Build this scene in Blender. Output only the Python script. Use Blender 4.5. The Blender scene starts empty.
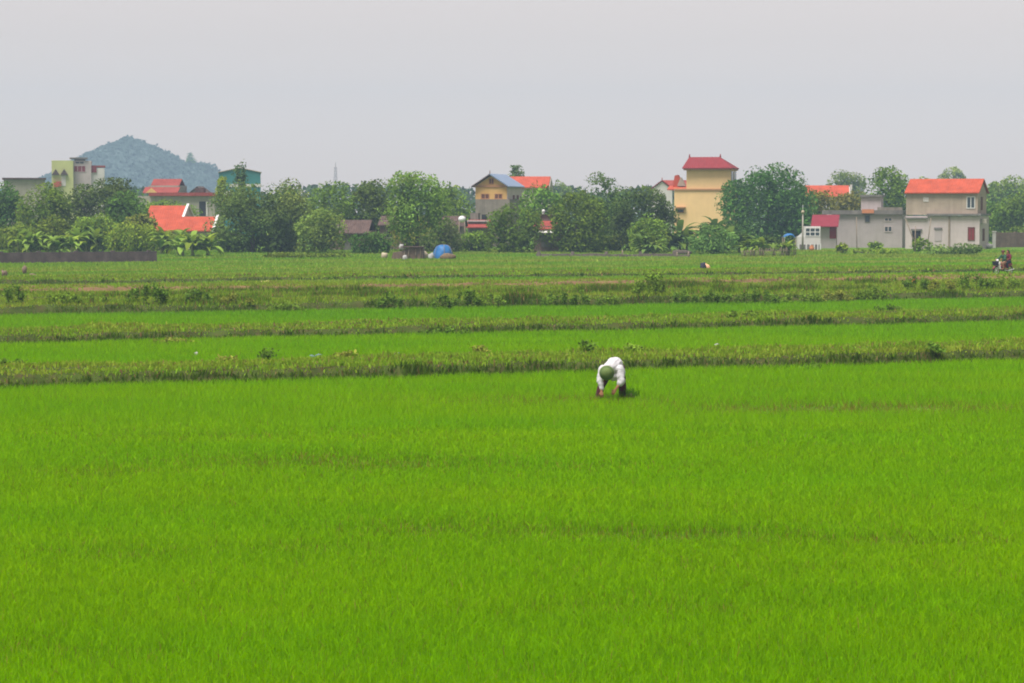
import bpy, bmesh, math, random
import numpy as np
from mathutils import Vector, Matrix, noise

random.seed(7)
RNG = np.random.default_rng(11)
SC = bpy.context.scene
COL = SC.collection
R = math.radians

# ------------------------------------------------------------------ camera
F = 2418.0            # focal length in pixels
H = 4.75              # eye height
PITCH = math.atan(134.5 / F)
cam = bpy.data.cameras.new('camera')
cam.lens = F / 1024 * 36
cam.sensor_width = 36
cam.clip_start = 0.5
cam.clip_end = 8000
camo = bpy.data.objects.new('camera', cam)
camo.location = (0, 0, H)
camo.rotation_euler = (math.pi / 2 - PITCH, 0, 0)
COL.objects.link(camo)
SC.camera = camo

# ------------------------------------------------------------------ sky, sun, exposure
SUN_EL, SUN_AZ = R(67), R(222)            # azimuth clockwise from +Y: behind the camera, to the left
w = bpy.data.worlds.new('World')
SC.world = w
w.use_nodes = True
nt = w.node_tree
nt.nodes.clear()
sky = nt.nodes.new('ShaderNodeTexSky')
sky.sky_type = 'NISHITA'
sky.sun_disc = False
sky.sun_elevation = SUN_EL
sky.sun_rotation = SUN_AZ
sky.air_density = 1.0
sky.dust_density = 0.35
sky.ozone_density = 1.0
hs = nt.nodes.new('ShaderNodeHueSaturation')
hs.inputs['Saturation'].default_value = 0.22
mixw = nt.nodes.new('ShaderNodeMix')
mixw.data_type = 'RGBA'
mixw.blend_type = 'MULTIPLY'
mixw.inputs['Factor'].default_value = 1.0
mixw.inputs[7].default_value = (1.0, 0.835, 0.765, 1)
bg = nt.nodes.new('ShaderNodeBackground')
bg.inputs['Strength'].default_value = 0.0595
ow = nt.nodes.new('ShaderNodeOutputWorld')
nt.links.new(sky.outputs[0], hs.inputs['Color'])
nt.links.new(hs.outputs[0], mixw.inputs[6])
nt.links.new(mixw.outputs[2], bg.inputs['Color'])
nt.links.new(bg.outputs[0], ow.inputs['Surface'])

sun = bpy.data.lights.new('sun', 'SUN')
sun.energy = 2.6
sun.angle = R(32)
sun.color = (1.0, 0.95, 0.88)
suno = bpy.data.objects.new('sun', sun)
sdir = Vector((math.sin(SUN_AZ) * math.cos(SUN_EL), math.cos(SUN_AZ) * math.cos(SUN_EL), math.sin(SUN_EL)))
suno.rotation_euler = sdir.to_track_quat('Z', 'Y').to_euler()
suno.location = (-30, -40, 80)
COL.objects.link(suno)

SC.view_settings.view_transform = 'Standard'
SC.view_settings.look = 'None'
SC.view_settings.gamma = 1.0
SC.view_settings.use_curve_mapping = False
SC.view_settings.exposure = 1.3
SC.render.engine = 'CYCLES'
SC.cycles.use_denoising = True
SC.cycles.filter_width = 1.9
SC.cycles.max_bounces = 8
SC.cycles.transparent_max_bounces = 8
SC.cycles.volume_bounces = 0


# ------------------------------------------------------------------ pixel -> world
def ray(x, y):
    u = (x - 512) / F
    v = (341.5 - y) / F
    c, s = math.cos(PITCH), math.sin(PITCH)
    return Vector((u, c + v * s, -s + v * c))


def gnd(x, y, z=0.0):
    d = ray(x, y)
    t = (z - H) / d.z
    return Vector((d.x * t, d.y * t, z))


def at(x, y, Y):
    d = ray(x, y)
    t = Y / d.y
    return Vector((d.x * t, Y, H + d.z * t))


def zpx(y, Y):
    return at(512, y, Y).z


def xpx(x, Y):
    return at(x, 250, Y).x


# ------------------------------------------------------------------ materials
def new_mat(name):
    m = bpy.data.materials.new(name)
    m.use_nodes = True
    return m, m.node_tree, m.node_tree.nodes['Principled BSDF']


def surf(name, col, rough=0.85, var=0.18, scale=1.5, streak=0.0, stain=None, bump=0.0, spec=0.25, tiles=0.0, brick=None, fine=0.0):
    m, t, b = new_mat(name)
    N, L = t.nodes, t.links
    tc = N.new('ShaderNodeTexCoord')
    n1 = N.new('ShaderNodeTexNoise')
    n1.inputs['Scale'].default_value = scale
    n1.inputs['Detail'].default_value = 6
    n1.inputs['Roughness'].default_value = 0.65
    L.new(tc.outputs['Object'], n1.inputs['Vector'])
    mr = N.new('ShaderNodeMapRange')
    mr.inputs[1].default_value = 0.3
    mr.inputs[2].default_value = 0.7
    mr.inputs[3].default_value = 1 - var
    mr.inputs[4].default_value = 1 + var
    L.new(n1.outputs['Fac'], mr.inputs[0])
    mul = N.new('ShaderNodeMix')
    mul.data_type = 'RGBA'
    mul.blend_type = 'MULTIPLY'
    mul.inputs['Factor'].default_value = 1
    mul.inputs[6].default_value = (*col, 1)
    L.new(mr.outputs[0], mul.inputs[7])
    out = mul.outputs[2]
    if brick:
        bt = N.new('ShaderNodeTexBrick')
        bt.inputs['Color1'].default_value = (*brick[0], 1)
        bt.inputs['Color2'].default_value = (*brick[1], 1)
        bt.inputs['Mortar'].default_value = (*brick[2], 1)
        bt.inputs['Scale'].default_value = 1.0
        bt.inputs['Brick Width'].default_value = 0.22
        bt.inputs['Row Height'].default_value = 0.075
        bt.inputs['Mortar Size'].default_value = 0.012
        mp = N.new('ShaderNodeMapping')
        mp.inputs['Rotation'].default_value = (math.pi / 2, 0, 0)
        L.new(tc.outputs['Object'], mp.inputs['Vector'])
        L.new(mp.outputs[0], bt.inputs['Vector'])
        L.new(bt.outputs['Color'], mul.inputs[6])
    if streak > 0:
        mp = N.new('ShaderNodeMapping')
        mp.inputs['Scale'].default_value = (2.2, 2.2, 0.22)
        L.new(tc.outputs['Object'], mp.inputs['Vector'])
        n2 = N.new('ShaderNodeTexNoise')
        n2.inputs['Scale'].default_value = 1.0
        n2.inputs['Detail'].default_value = 7
        L.new(mp.outputs[0], n2.inputs['Vector'])
        m2 = N.new('ShaderNodeMapRange')
        m2.inputs[1].default_value = 0.45
        m2.inputs[2].default_value = 0.75
        m2.inputs[3].default_value = 0
        m2.inputs[4].default_value = streak
        L.new(n2.outputs['Fac'], m2.inputs[0])
        mx = N.new('ShaderNodeMix')
        mx.data_type = 'RGBA'
        mx.inputs[7].default_value = (*(stain or tuple(c * 0.4 for c in col)), 1)
        L.new(m2.outputs[0], mx.inputs['Factor'])
        L.new(out, mx.inputs[6])
        out = mx.outputs[2]
    L.new(out, b.inputs['Base Color'])
    b.inputs['Roughness'].default_value = rough
    b.inputs['Specular IOR Level'].default_value = spec
    if tiles > 0:
        wv = N.new('ShaderNodeTexWave')
        wv.bands_direction = 'X'
        wv.inputs['Scale'].default_value = tiles
        wv.inputs['Distortion'].default_value = 0.3
        L.new(tc.outputs['Object'], wv.inputs['Vector'])
        bp = N.new('ShaderNodeBump')
        bp.inputs['Strength'].default_value = 0.6
        bp.inputs['Distance'].default_value = 0.06
        L.new(wv.outputs['Fac'], bp.inputs['Height'])
        L.new(bp.outputs[0], b.inputs['Normal'])
    elif bump > 0:
        n3 = N.new('ShaderNodeTexNoise')
        n3.inputs['Scale'].default_value = scale * 8
        n3.inputs['Detail'].default_value = 5
        L.new(tc.outputs['Object'], n3.inputs['Vector'])
        bp = N.new('ShaderNodeBump')
        bp.inputs['Strength'].default_value = bump
        bp.inputs['Distance'].default_value = 0.05
        L.new(n3.outputs['Fac'], bp.inputs['Height'])
        L.new(bp.outputs[0], b.inputs['Normal'])
    return m


def leafmat(name, trans=0.35, rough=0.6, spec=0.2, gain=(1.15, 1.15, 0.8)):
    m, t, b = new_mat(name)
    N, L = t.nodes, t.links
    a = N.new('ShaderNodeAttribute')
    a.attribute_name = 'tint'
    L.new(a.outputs['Color'], b.inputs['Base Color'])
    b.inputs['Roughness'].default_value = rough
    b.inputs['Specular IOR Level'].default_value = spec
    tr = N.new('ShaderNodeBsdfTranslucent')
    mu = N.new('ShaderNodeMix')
    mu.data_type = 'RGBA'
    mu.blend_type = 'MULTIPLY'
    mu.inputs['Factor'].default_value = 1
    mu.inputs[7].default_value = (*gain, 1)
    L.new(a.outputs['Color'], mu.inputs[6])
    L.new(mu.outputs[2], tr.inputs['Color'])
    ms = N.new('ShaderNodeMixShader')
    ms.inputs[0].default_value = trans
    L.new(b.outputs[0], ms.inputs[1])
    L.new(tr.outputs[0], ms.inputs[2])
    L.new(ms.outputs[0], N['Material Output'].inputs['Surface'])
    return m


M = {
    'leaf': leafmat('leaf', 0.3, 0.85, 0.04),
    'rice': leafmat('rice', 0.42, 0.9, 0.0, (1.1, 1.1, 0.5)),
    'grass': leafmat('grass', 0.38, 0.9, 0.0),
    'bark': surf('bark', (0.09, 0.075, 0.06), 0.95, 0.35, 4, bump=0.5),
    'banana_stem': surf('banana_stem', (0.16, 0.19, 0.06), 0.7, 0.3, 3),
    'mud': surf('mud', (0.085, 0.17, 0.012), 0.95, 0.35, 0.5, spec=0.1),
    'bank': surf('bank', (0.045, 0.068, 0.012), 0.95, 0.4, 0.9, streak=0.7, stain=(0.085, 0.062, 0.03), spec=0.1),
    'soil': surf('soil', (0.17, 0.105, 0.055), 0.95, 0.4, 0.8, streak=0.6, stain=(0.12, 0.12, 0.03), spec=0.1),
    'rock': surf('rock', (0.075, 0.11, 0.10), 0.95, 0.45, 0.03, spec=0.1),  # blue-green base holds part of the distance haze
    'beige': surf('beige', (0.384, 0.309, 0.247), 0.9, 0.15, 1.0, streak=0.45, stain=(0.25, 0.20, 0.15)),
    'pale_beige': surf('pale_beige', (0.333, 0.31, 0.261), 0.9, 0.12, 1.0, streak=0.3),
    'grey': surf('grey', (0.392, 0.346, 0.35), 0.9, 0.1, 0.8, streak=0.35, stain=(0.26, 0.24, 0.22)),
    'pale_grey': surf('pale_grey', (0.484, 0.418, 0.418), 0.9, 0.1, 0.8, streak=0.3, stain=(0.32, 0.29, 0.26)),
    'dark_grey': surf('dark_grey', (0.18, 0.165, 0.155), 0.9, 0.3, 1.2, streak=0.5),
    'concrete': surf('concrete', (0.215, 0.19, 0.158), 0.9, 0.25, 1.2, streak=0.6),
    'yellow': surf('yellow', (0.746, 0.522, 0.26), 0.85, 0.06, 0.7, streak=0.15, stain=(0.58, 0.40, 0.2)),
    'trim': surf('trim', (0.436, 0.225, 0.113), 0.85, 0.1, 1),
    'bright_yellow': surf('bright_yellow', (0.635, 0.397, 0.142), 0.85, 0.08, 0.7, streak=0.2),
    'lime': surf('lime', (0.47, 0.49, 0.21), 0.85, 0.08, 0.7),
    'white': surf('white', (0.572, 0.555, 0.539), 0.8, 0.08, 1.0, streak=0.2, stain=(0.5, 0.46, 0.42)),
    'clean_white': surf('clean_white', (0.635, 0.635, 0.626), 0.6, 0.05, 1.0),
    'orange_tile': surf('orange_tile', (0.40, 0.072, 0.036), 0.8, 0.26, 0.9, streak=0.5, stain=(0.42, 0.07, 0.03), tiles=1.2),
    'red_tile': surf('red_tile', (0.26, 0.05, 0.038), 0.8, 0.26, 0.9, streak=0.5, stain=(0.25, 0.05, 0.04), tiles=1.2),
    'maroon_tile': surf('maroon_tile', (0.211, 0.0246, 0.0295), 0.75, 0.12, 1.2, tiles=1.2),
    'old_tile': surf('old_tile', (0.10, 0.065, 0.055), 0.9, 0.35, 1.2, streak=0.5, tiles=1.2),
    'maroon_sheet': surf('maroon_sheet', (0.22, 0.025, 0.04), 0.6, 0.15, 1.2, tiles=2.0),
    'blue_sheet': surf('blue_sheet', (0.211, 0.281, 0.407), 0.5, 0.1, 1.0, tiles=1.5),
    'teal': surf('teal', (0.039, 0.203, 0.195), 0.7, 0.1, 0.5, tiles=1.5),
    'brick': surf('brick', (0.25, 0.12, 0.08), 0.9, 0.3, 1.5, streak=0.3, brick=((0.20, 0.125, 0.095), (0.15, 0.10, 0.08), (0.19, 0.16, 0.135))),
    'dark_brick': surf('dark_brick', (0.12, 0.09, 0.096), 0.95, 0.35, 1.5, streak=0.4, brick=((0.13, 0.085, 0.085), (0.10, 0.075, 0.08), (0.13, 0.115, 0.115))),
    'stone': surf('stone', (0.16, 0.13, 0.115), 0.95, 0.4, 2.5, bump=0.8),
    'dark': surf('dark', (0.02, 0.02, 0.022), 0.6, 0.1, 1),
    'glass': surf('glass', (0.035, 0.05, 0.06), 0.15, 0.1, 1, spec=0.5),
    'shutter': surf('shutter', (0.20, 0.025, 0.03), 0.7, 0.12, 2),
    'brown_wood': surf('brown_wood', (0.13, 0.055, 0.035), 0.8, 0.2, 2),
    'pole_wood': surf('pole_wood', (0.24, 0.19, 0.14), 0.9, 0.25, 3),
    'tarp': surf('tarp', (0.0246, 0.14, 0.365), 0.5, 0.15, 1.5),
    'straw': surf('straw', (0.17, 0.12, 0.07), 0.95, 0.35, 5, bump=0.8),
    'steel': surf('steel', (0.65, 0.67, 0.68), 0.35, 0.08, 1, spec=0.5),
    'cream': surf('cream', (0.4, 0.344, 0.24), 0.5, 0.05, 1),
    'skin': surf('skin', (0.36, 0.17, 0.10), 0.6, 0.1, 8),
    'shirt': surf('shirt', (0.52, 0.51, 0.55), 0.9, 0.06, 6, bump=0.3),
    'trousers': surf('trousers', (0.075, 0.018, 0.028), 0.9, 0.25, 6),
    'helmet': surf('helmet', (0.105, 0.155, 0.045), 0.75, 0.12, 8),
    'hair': surf('hair', (0.015, 0.012, 0.01), 0.6, 0.2, 20),
    'green_cloth': surf('green_cloth', (0.03, 0.09, 0.05), 0.9, 0.15, 6),
    'tan_cloth': surf('tan_cloth', (0.32, 0.17, 0.10), 0.9, 0.15, 6),
    'maroon_cloth': surf('maroon_cloth', (0.13, 0.015, 0.03), 0.9, 0.15, 6),
    'navy_cloth': surf('navy_cloth', (0.03, 0.032, 0.05), 0.9, 0.15, 6),
    'brown_helmet': surf('brown_helmet', (0.10, 0.03, 0.025), 0.4, 0.1, 6),
    'black': surf('black', (0.02, 0.02, 0.02), 0.7, 0.15, 4),
    'bike_white': surf('bike_white', (0.75, 0.74, 0.74), 0.35, 0.04, 3, spec=0.5),
    'bike_red': surf('bike_red', (0.28, 0.03, 0.06), 0.35, 0.06, 3, spec=0.5),
    'plastic_white': surf('plastic_white', (0.36, 0.352, 0.344), 0.6, 0.08, 5),
    'plastic_blue': surf('plastic_blue', (0.22, 0.26, 0.50), 0.6, 0.1, 5),
    'plastic_yellow': surf('plastic_yellow', (0.72, 0.58, 0.24), 0.6, 0.1, 5),
    'plastic_orange': surf('plastic_orange', (0.75, 0.16, 0.03), 0.6, 0.1, 5),
    'peach': surf('peach', (0.78, 0.42, 0.25), 0.7, 0.1, 5),
    'sack_brown': surf('sack_brown', (0.17, 0.12, 0.09), 0.9, 0.25, 5),
    'terracotta': surf('terracotta', (0.50, 0.20, 0.10), 0.8, 0.15, 5),
}


# ------------------------------------------------------------------ mesh helpers
def tag(o, label=None, cat=None, group=None, kind=None):
    if label:
        o['label'] = label
    if cat:
        o['category'] = cat
    if group:
        o['group'] = group
    if kind:
        o['kind'] = kind
    return o


def empty(name, loc, rz=0.0, label=None, cat=None, group=None):
    o = bpy.data.objects.new(name, None)
    o.empty_display_size = 0.3
    o.location = loc
    o.rotation_euler = (0, 0, rz)
    COL.objects.link(o)
    return tag(o, label, cat, group)


def link(name, me, parent=None, loc=None):
    o = bpy.data.objects.new(name, me)
    COL.objects.link(o)
    if parent:
        o.parent = parent
    if loc is not None:
        o.location = loc
    return o


class MB:
    def __init__(self):
        self.v, self.f, self.sm = [], [], []

    def add(self, vs, fs, smooth=False):
        k = len(self.v)
        self.v += [tuple(p) for p in vs]
        self.f += [tuple(i + k for i in f) for f in fs]
        self.sm += [smooth] * len(fs)
        return self

    def box(self, x0, x1, y0, y1, z0, z1):
        if x0 > x1: x0, x1 = x1, x0
        if y0 > y1: y0, y1 = y1, y0
        if z0 > z1: z0, z1 = z1, z0
        v = [(x0, y0, z0), (x1, y0, z0), (x1, y1, z0), (x0, y1, z0), (x0, y0, z1), (x1, y0, z1), (x1, y1, z1), (x0, y1, z1)]
        return self.add(v, [(3, 2, 1, 0), (4, 5, 6, 7), (0, 1, 5, 4), (1, 2, 6, 5), (2, 3, 7, 6), (3, 0, 4, 7)])

    def poly_prism(self, pts, axis, a, b):
        """closed prism: pts 2-D outline in the other two axes (x: y,z / y: x,z / z: x,y)"""
        def mk(p, t):
            return {'x': (t, p[0], p[1]), 'y': (p[0], t, p[1]), 'z': (p[0], p[1], t)}[axis]
        n = len(pts)
        v = [mk(p, a) for p in pts] + [mk(p, b) for p in pts]
        f = [tuple(range(n - 1, -1, -1)), tuple(range(n, 2 * n))]
        f += [(i, (i + 1) % n, n + (i + 1) % n, n + i) for i in range(n)]
        return self.add(v, f)

    def tube(self, pts, rad, n=8, cap=True):
        pts = [Vector(p) for p in pts]
        if not hasattr(rad, '__len__'):
            rad = [rad] * len(pts)
        vs, fs = [], []
        up = Vector((0.31, 0.17, 0.93))
        for i, p in enumerate(pts):
            d = (pts[min(i + 1, len(pts) - 1)] - pts[max(i - 1, 0)])
            d = d.normalized() if d.length > 1e-9 else Vector((0, 0, 1))
            a = d.cross(up)
            if a.length < 0.05:
                a = d.cross(Vector((1, 0, 0)))
            a.normalize()
            b = d.cross(a)
            for k in range(n):
                t = 2 * math.pi * k / n
                vs.append(p + (a * math.cos(t) + b * math.sin(t)) * rad[i])
        for i in range(len(pts) - 1):
            for k in range(n):
                fs.append((i * n + k, i * n + (k + 1) % n, (i + 1) * n + (k + 1) % n, (i + 1) * n + k))
        if cap:
            fs.append(tuple(range(n - 1, -1, -1)))
            fs.append(tuple(range((len(pts) - 1) * n, len(pts) * n)))
        return self.add(vs, fs, True)

    def lathe(self, prof, c=(0, 0, 0), n=20, axis=None):
        """prof: (radius, height) pairs round local z, turned so that z points along axis"""
        q = Vector(axis).to_track_quat('Z', 'Y') if axis else None
        vs, fs = [], []
        for r, h in prof:
            for k in range(n):
                t = 2 * math.pi * k / n
                p = Vector((r * math.cos(t), r * math.sin(t), h))
                if q:
                    p = q @ p
                vs.append(p + Vector(c))
        m = len(prof)
        for i in range(m - 1):
            for k in range(n):
                fs.append((i * n + k, i * n + (k + 1) % n, (i + 1) * n + (k + 1) % n, (i + 1) * n + k))
        fs.append(tuple(range(n - 1, -1, -1)))
        fs.append(tuple(range((m - 1) * n, m * n)))
        return self.add(vs, fs, True)

    def ball(self, c, r, n=12, sq=(1, 1, 1)):
        pr = []
        for i in range(n // 2 + 1):
            a = math.pi * i / (n // 2) - math.pi / 2
            pr.append((max(0.02, math.cos(a)) * r, math.sin(a) * r))
        k = len(self.v)
        self.lathe(pr, (0, 0, 0), n)
        for i in range(k, len(self.v)):
            p = self.v[i]
            self.v[i] = (p[0] * sq[0] + c[0], p[1] * sq[1] + c[1], p[2] * sq[2] + c[2])
        return self

    def mesh(self, name, mat):
        me = bpy.data.meshes.new(name)
        me.from_pydata(self.v, [], self.f)
        me.polygons.foreach_set('use_smooth', self.sm)
        me.materials.append(mat)
        bm = bmesh.new()
        bm.from_mesh(me)
        bmesh.ops.recalc_face_normals(bm, faces=bm.faces)
        bm.to_mesh(me)
        bm.free()
        me.update()
        return me

    def build(self, name, mat, parent=None, loc=None):
        return link(name, self.mesh(name, mat), parent, loc)


def array_mesh(name, verts, loops, starts, tint, mat):
    me = bpy.data.meshes.new(name)
    me.vertices.add(len(verts))
    me.vertices.foreach_set('co', np.ascontiguousarray(verts, dtype=np.float32).ravel())
    me.loops.add(len(loops))
    me.loops.foreach_set('vertex_index', np.ascontiguousarray(loops, dtype=np.int32))
    me.polygons.add(len(starts))
    me.polygons.foreach_set('loop_start', np.ascontiguousarray(starts, dtype=np.int32))
    at_ = me.attributes.new('tint', 'FLOAT_COLOR', 'POINT')
    rgba = np.ones((len(verts), 4), dtype=np.float32)
    rgba[:, :3] = tint
    at_.data.foreach_set('color', rgba.ravel())
    me.materials.append(mat)
    me.update(calc_edges=True)
    return me


def unit(a):
    return a / np.maximum(1e-9, np.linalg.norm(a, axis=1, keepdims=True))


def leaf_cloud(name, c, nrm, size, tint, mat, aspect=0.55):
    """every leaf (or leaf spray) is a folded four-cornered blade"""
    n = len(c)
    nrm = unit(nrm)
    r = unit(RNG.normal(size=(n, 3)))
    a = unit(np.cross(nrm, r))
    b = np.cross(nrm, a)
    s = size[:, None]
    fold = nrm * s * 0.14
    v = np.empty((n, 4, 3))
    v[:, 0] = c + a * s * 0.5
    v[:, 1] = c + b * s * aspect * 0.5 - fold
    v[:, 2] = c - a * s * 0.5
    v[:, 3] = c - b * s * aspect * 0.5 - fold
    loops = np.arange(n * 4)
    return array_mesh(name, v.reshape(-1, 3), loops, np.arange(n) * 4, np.repeat(tint, 4, axis=0), mat)


def blade_mesh(name, xy, z0, h, w_, lean, tint, mat, two=None):
    """grass blades: bent two-segment strips, or single triangles where 'two' is False"""
    n = len(xy)
    az = RNG.uniform(0, 2 * math.pi, n)
    la = RNG.uniform(0, 2 * math.pi, n)
    side = np.stack([np.cos(az), np.sin(az), np.zeros(n)], 1) * (w_ * 0.5)[:, None]
    ld = np.stack([np.cos(la), np.sin(la), np.zeros(n)], 1)
    base = np.concatenate([xy, z0[:, None]], 1)
    up = np.array([0, 0, 1.0])
    if two is None:
        two = np.ones(n, bool)
    A = np.where(two)[0]
    B = np.where(~two)[0]
    vA = np.empty((len(A), 5, 3))
    vA[:, 0] = base[A] - side[A]
    vA[:, 1] = base[A] + side[A]
    mid = base[A] + up * (h[A] * 0.6)[:, None] + ld[A] * (h[A] * lean[A] * 0.3)[:, None]
    vA[:, 2] = mid + side[A] * 0.85
    vA[:, 3] = mid - side[A] * 0.85
    vA[:, 4] = base[A] + up * (h[A] * (1 - 0.25 * lean[A]))[:, None] + ld[A] * (h[A] * lean[A])[:, None]
    vB = np.empty((len(B), 3, 3))
    vB[:, 0] = base[B] - side[B]
    vB[:, 1] = base[B] + side[B]
    vB[:, 2] = base[B] + up * h[B][:, None] + ld[B] * (h[B] * lean[B])[:, None]
    o = np.arange(len(A))[:, None] * 5
    la_ = (o + np.array([[0, 1, 2, 3, 3, 2, 4]])).ravel()
    sa = (np.arange(len(A))[:, None] * 7 + np.array([[0, 4]])).ravel()
    lb_ = len(A) * 5 + np.arange(len(B) * 3)
    sb = len(A) * 7 + np.arange(len(B)) * 3
    verts = np.concatenate([vA.reshape(-1, 3), vB.reshape(-1, 3)])
    tt = np.concatenate([np.repeat(tint[A], 5, axis=0), np.repeat(tint[B], 3, axis=0)])
    return array_mesh(name, verts, np.concatenate([la_, lb_]), np.concatenate([sa, sb]), tt, mat)


def vnoise(x, y, seed=0):
    """smooth 2-D value noise on arrays, -1..1"""
    xi, yi = np.floor(x).astype(np.int64), np.floor(y).astype(np.int64)
    fx, fy = x - xi, y - yi
    fx, fy = fx * fx * (3 - 2 * fx), fy * fy * (3 - 2 * fy)

    def hsh(a, b):
        k = (a * 374761393 + b * 668265263 + seed * 974711) & 0x7fffffff
        k = ((k ^ (k >> 13)) * 1274126177) & 0x7fffffff
        return ((k ^ (k >> 16)) & 0xffff) / 32767.5 - 1
    return (hsh(xi, yi) * (1 - fx) + hsh(xi + 1, yi) * fx) * (1 - fy) + (hsh(xi, yi + 1) * (1 - fx) + hsh(xi + 1, yi + 1) * fx) * fy


def fbm(x, y, seed=0, octs=3):
    t, a = 0, 1.0
    for k in range(octs):
        t = t + a * vnoise(x * 2 ** k, y * 2 ** k, seed + 17 * k)
        a *= 0.5
    return t / 1.75


# ------------------------------------------------------------------ ground, banks
SLOPE = 0.42                        # the banks run obliquely: e = depth - SLOPE * x is constant along them


def edge(x, e0, seed):
    return e0 + 0.55 * vnoise(x / 5.0, x * 0, seed) + 0.25 * vnoise(x / 1.3, x * 0, seed + 3)


BANKS = [  # front e, back e, height, seed
    (68.0, 74.4, 0.34, 1),
    (90.5, 97.3, 0.34, 2),
    (114.0, 134.0, 0.42, 3),
    (142.0, 149.5, 0.30, 4),
    (160.0, 170.0, 0.30, 5),
]


def bank_z(x, d):
    z = np.zeros_like(x)
    e = d - SLOPE * x
    for e0, e1, h, sd in BANKS:
        f, b = edge(x, e0, sd), edge(x, e1, sd + 40)
        t = np.minimum((e - f) / 0.55, (b - e) / 1.4)
        t = np.clip(t, 0, 1)
        t = t * t * (3 - 2 * t)
        hh = h * (1 + 0.28 * fbm(x / 2.2, e / 2.2, sd + 9)) + 0.08 * fbm(x / 0.7, e / 0.7, sd + 5)
        z = np.maximum(z, t * hh)
    return z


def grid_mesh(name, X, Y, Z, mat):
    ny, nx = X.shape
    v = np.stack([X, Y, Z], -1).reshape(-1, 3)
    i = (np.arange(ny - 1)[:, None] * nx + np.arange(nx - 1)[None]).ravel()
    loops = np.stack([i, i + 1, i + nx + 1, i + nx], 1).ravel()
    me = array_mesh(name, v, loops, np.arange(len(i)) * 4, np.full((len(v), 3), 0.1), mat)
    me.polygons.foreach_set('use_smooth', np.ones(len(i), bool))
    return me


me = bpy.data.meshes.new('ground')
me.from_pydata([(-880, -50, 0), (880, -50, 0), (880, 1790, 0), (-880, 1790, 0)], [], [(0, 1, 2, 3)])
me.materials.append(M['mud'])
tag(link('ground', me), 'green muddy paddy ground stretching to the village', 'ground', kind='structure')

for (e0, e1, h, sd), lab in zip(BANKS, ['grassy earth bank just behind the bending farmer', 'narrow second earth bank between two bright rice strips',
                                        'broad weedy earth bank covered in dark leafy clumps', 'low earth bank with bare reddish soil beyond the weedy bank',
                                        'faint farthest low bank in the rough grass']):
    half = 0.22 * (e1 + 40) + 9
    xs = np.arange(-half, half, 0.35)
    es = np.linspace(-0.3, 1.3, 26)
    X = np.repeat(xs[None], len(es), 0)
    E = (e0 - 1.0) + (e1 - e0 + 2.0) * np.linspace(0, 1, 30 if e1 - e0 < 12 else 60)[:, None] + 0 * xs[None]
    X = np.repeat(xs[None], E.shape[0], 0)
    Y = E + SLOPE * X
    Z = bank_z(X, Y) - 0.03
    tag(link('earth_bank', grid_mesh('earth_bank', X, Y, Z, M['soil'] if sd == 4 else M['bank'])), lab, 'bank', kind='structure')


def in_bank(x, d):
    e = d - SLOPE * x
    r = np.zeros(len(x), int)
    for e0, e1, h, sd in BANKS:
        r[(e > edge(x, e0, sd)) & (e < edge(x, e1, sd + 40))] = sd
    return r


def scatter(d0, d1, dens, margin=5.0):
    """random ground points in the view wedge; dens(d) per square metre"""
    out = []
    d = d0
    while d < d1:
        st = 1.0 if d < 120 else 3.0
        hw = 0.2118 * (d + st) + margin
        n = int(dens(d) * 2 * hw * st)
        out.append(np.stack([RNG.uniform(-hw, hw, n), RNG.uniform(d, d + st, n)], 1))
        d += st
    return np.concatenate(out)


# bare or thin patches in the near rice: pixel x, pixel y, half width px, half depth m, strength
PATCH = [(345, 456, 150, 1.3, 0.75), (120, 463, 90, 0.9, 0.4), (560, 460, 120, 0.8, 0.35), (650, 524, 190, 0.8, 0.85), (420, 521, 80, 0.8, 0.8),
         (900, 531, 150, 0.7, 0.6), (850, 402, 150, 1.3, 1.0), (945, 402, 70, 1.0, 0.9), (560, 394, 160, 0.8, 0.35), (110, 543, 100, 0.7, 0.4), (290, 541, 90, 0.5, 0.35),
         (640, 600, 150, 0.5, 0.35), (760, 560, 160, 0.4, 0.3), (60, 640, 120, 0.4, 0.25), (500, 398, 70, 0.6, 0.3), (240, 430, 160, 0.7, 0.2)]
PW = []
for px, py, hw, hd, st in PATCH:
    g = gnd(px, py, 0.2)
    PW.append((g.x, g.y, hw / F * g.y, hd, st))


def thin(x, d):
    t = np.zeros(len(x))
    for gx, gy, a, b, st in PW:
        q = ((x - gx) / a) ** 2 + ((d - gy - 0.6 * fbm(x / 2.0, x * 0 + gy, 77)) / b) ** 2
        t = np.maximum(t, st * np.exp(-q * 1.1))
    return np.clip(t * (0.75 + 0.6 * fbm(x / 0.6, d / 0.35, 91)), 0, 1)


def rice_zone(x, d):
    e = d - SLOPE * x
    z = in_bank(x, d) == 0
    e4 = e + 5 * vnoise(x / 18, x * 0, 55)
    far = ((e4 > 150) & (e4 < 158)) | ((e4 > 176) & (e4 < 183) & (vnoise(x / 14, x * 0, 58) > -0.2)) | ((e4 > 196) & (e4 < 200) & (vnoise(x / 14, x * 0, 59) > 0))
    return z & ((e < 142) | far)


RICE_A = np.array([0.170, 0.400, 0.001])
RICE_B = np.array([0.240, 0.445, 0.001])


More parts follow.
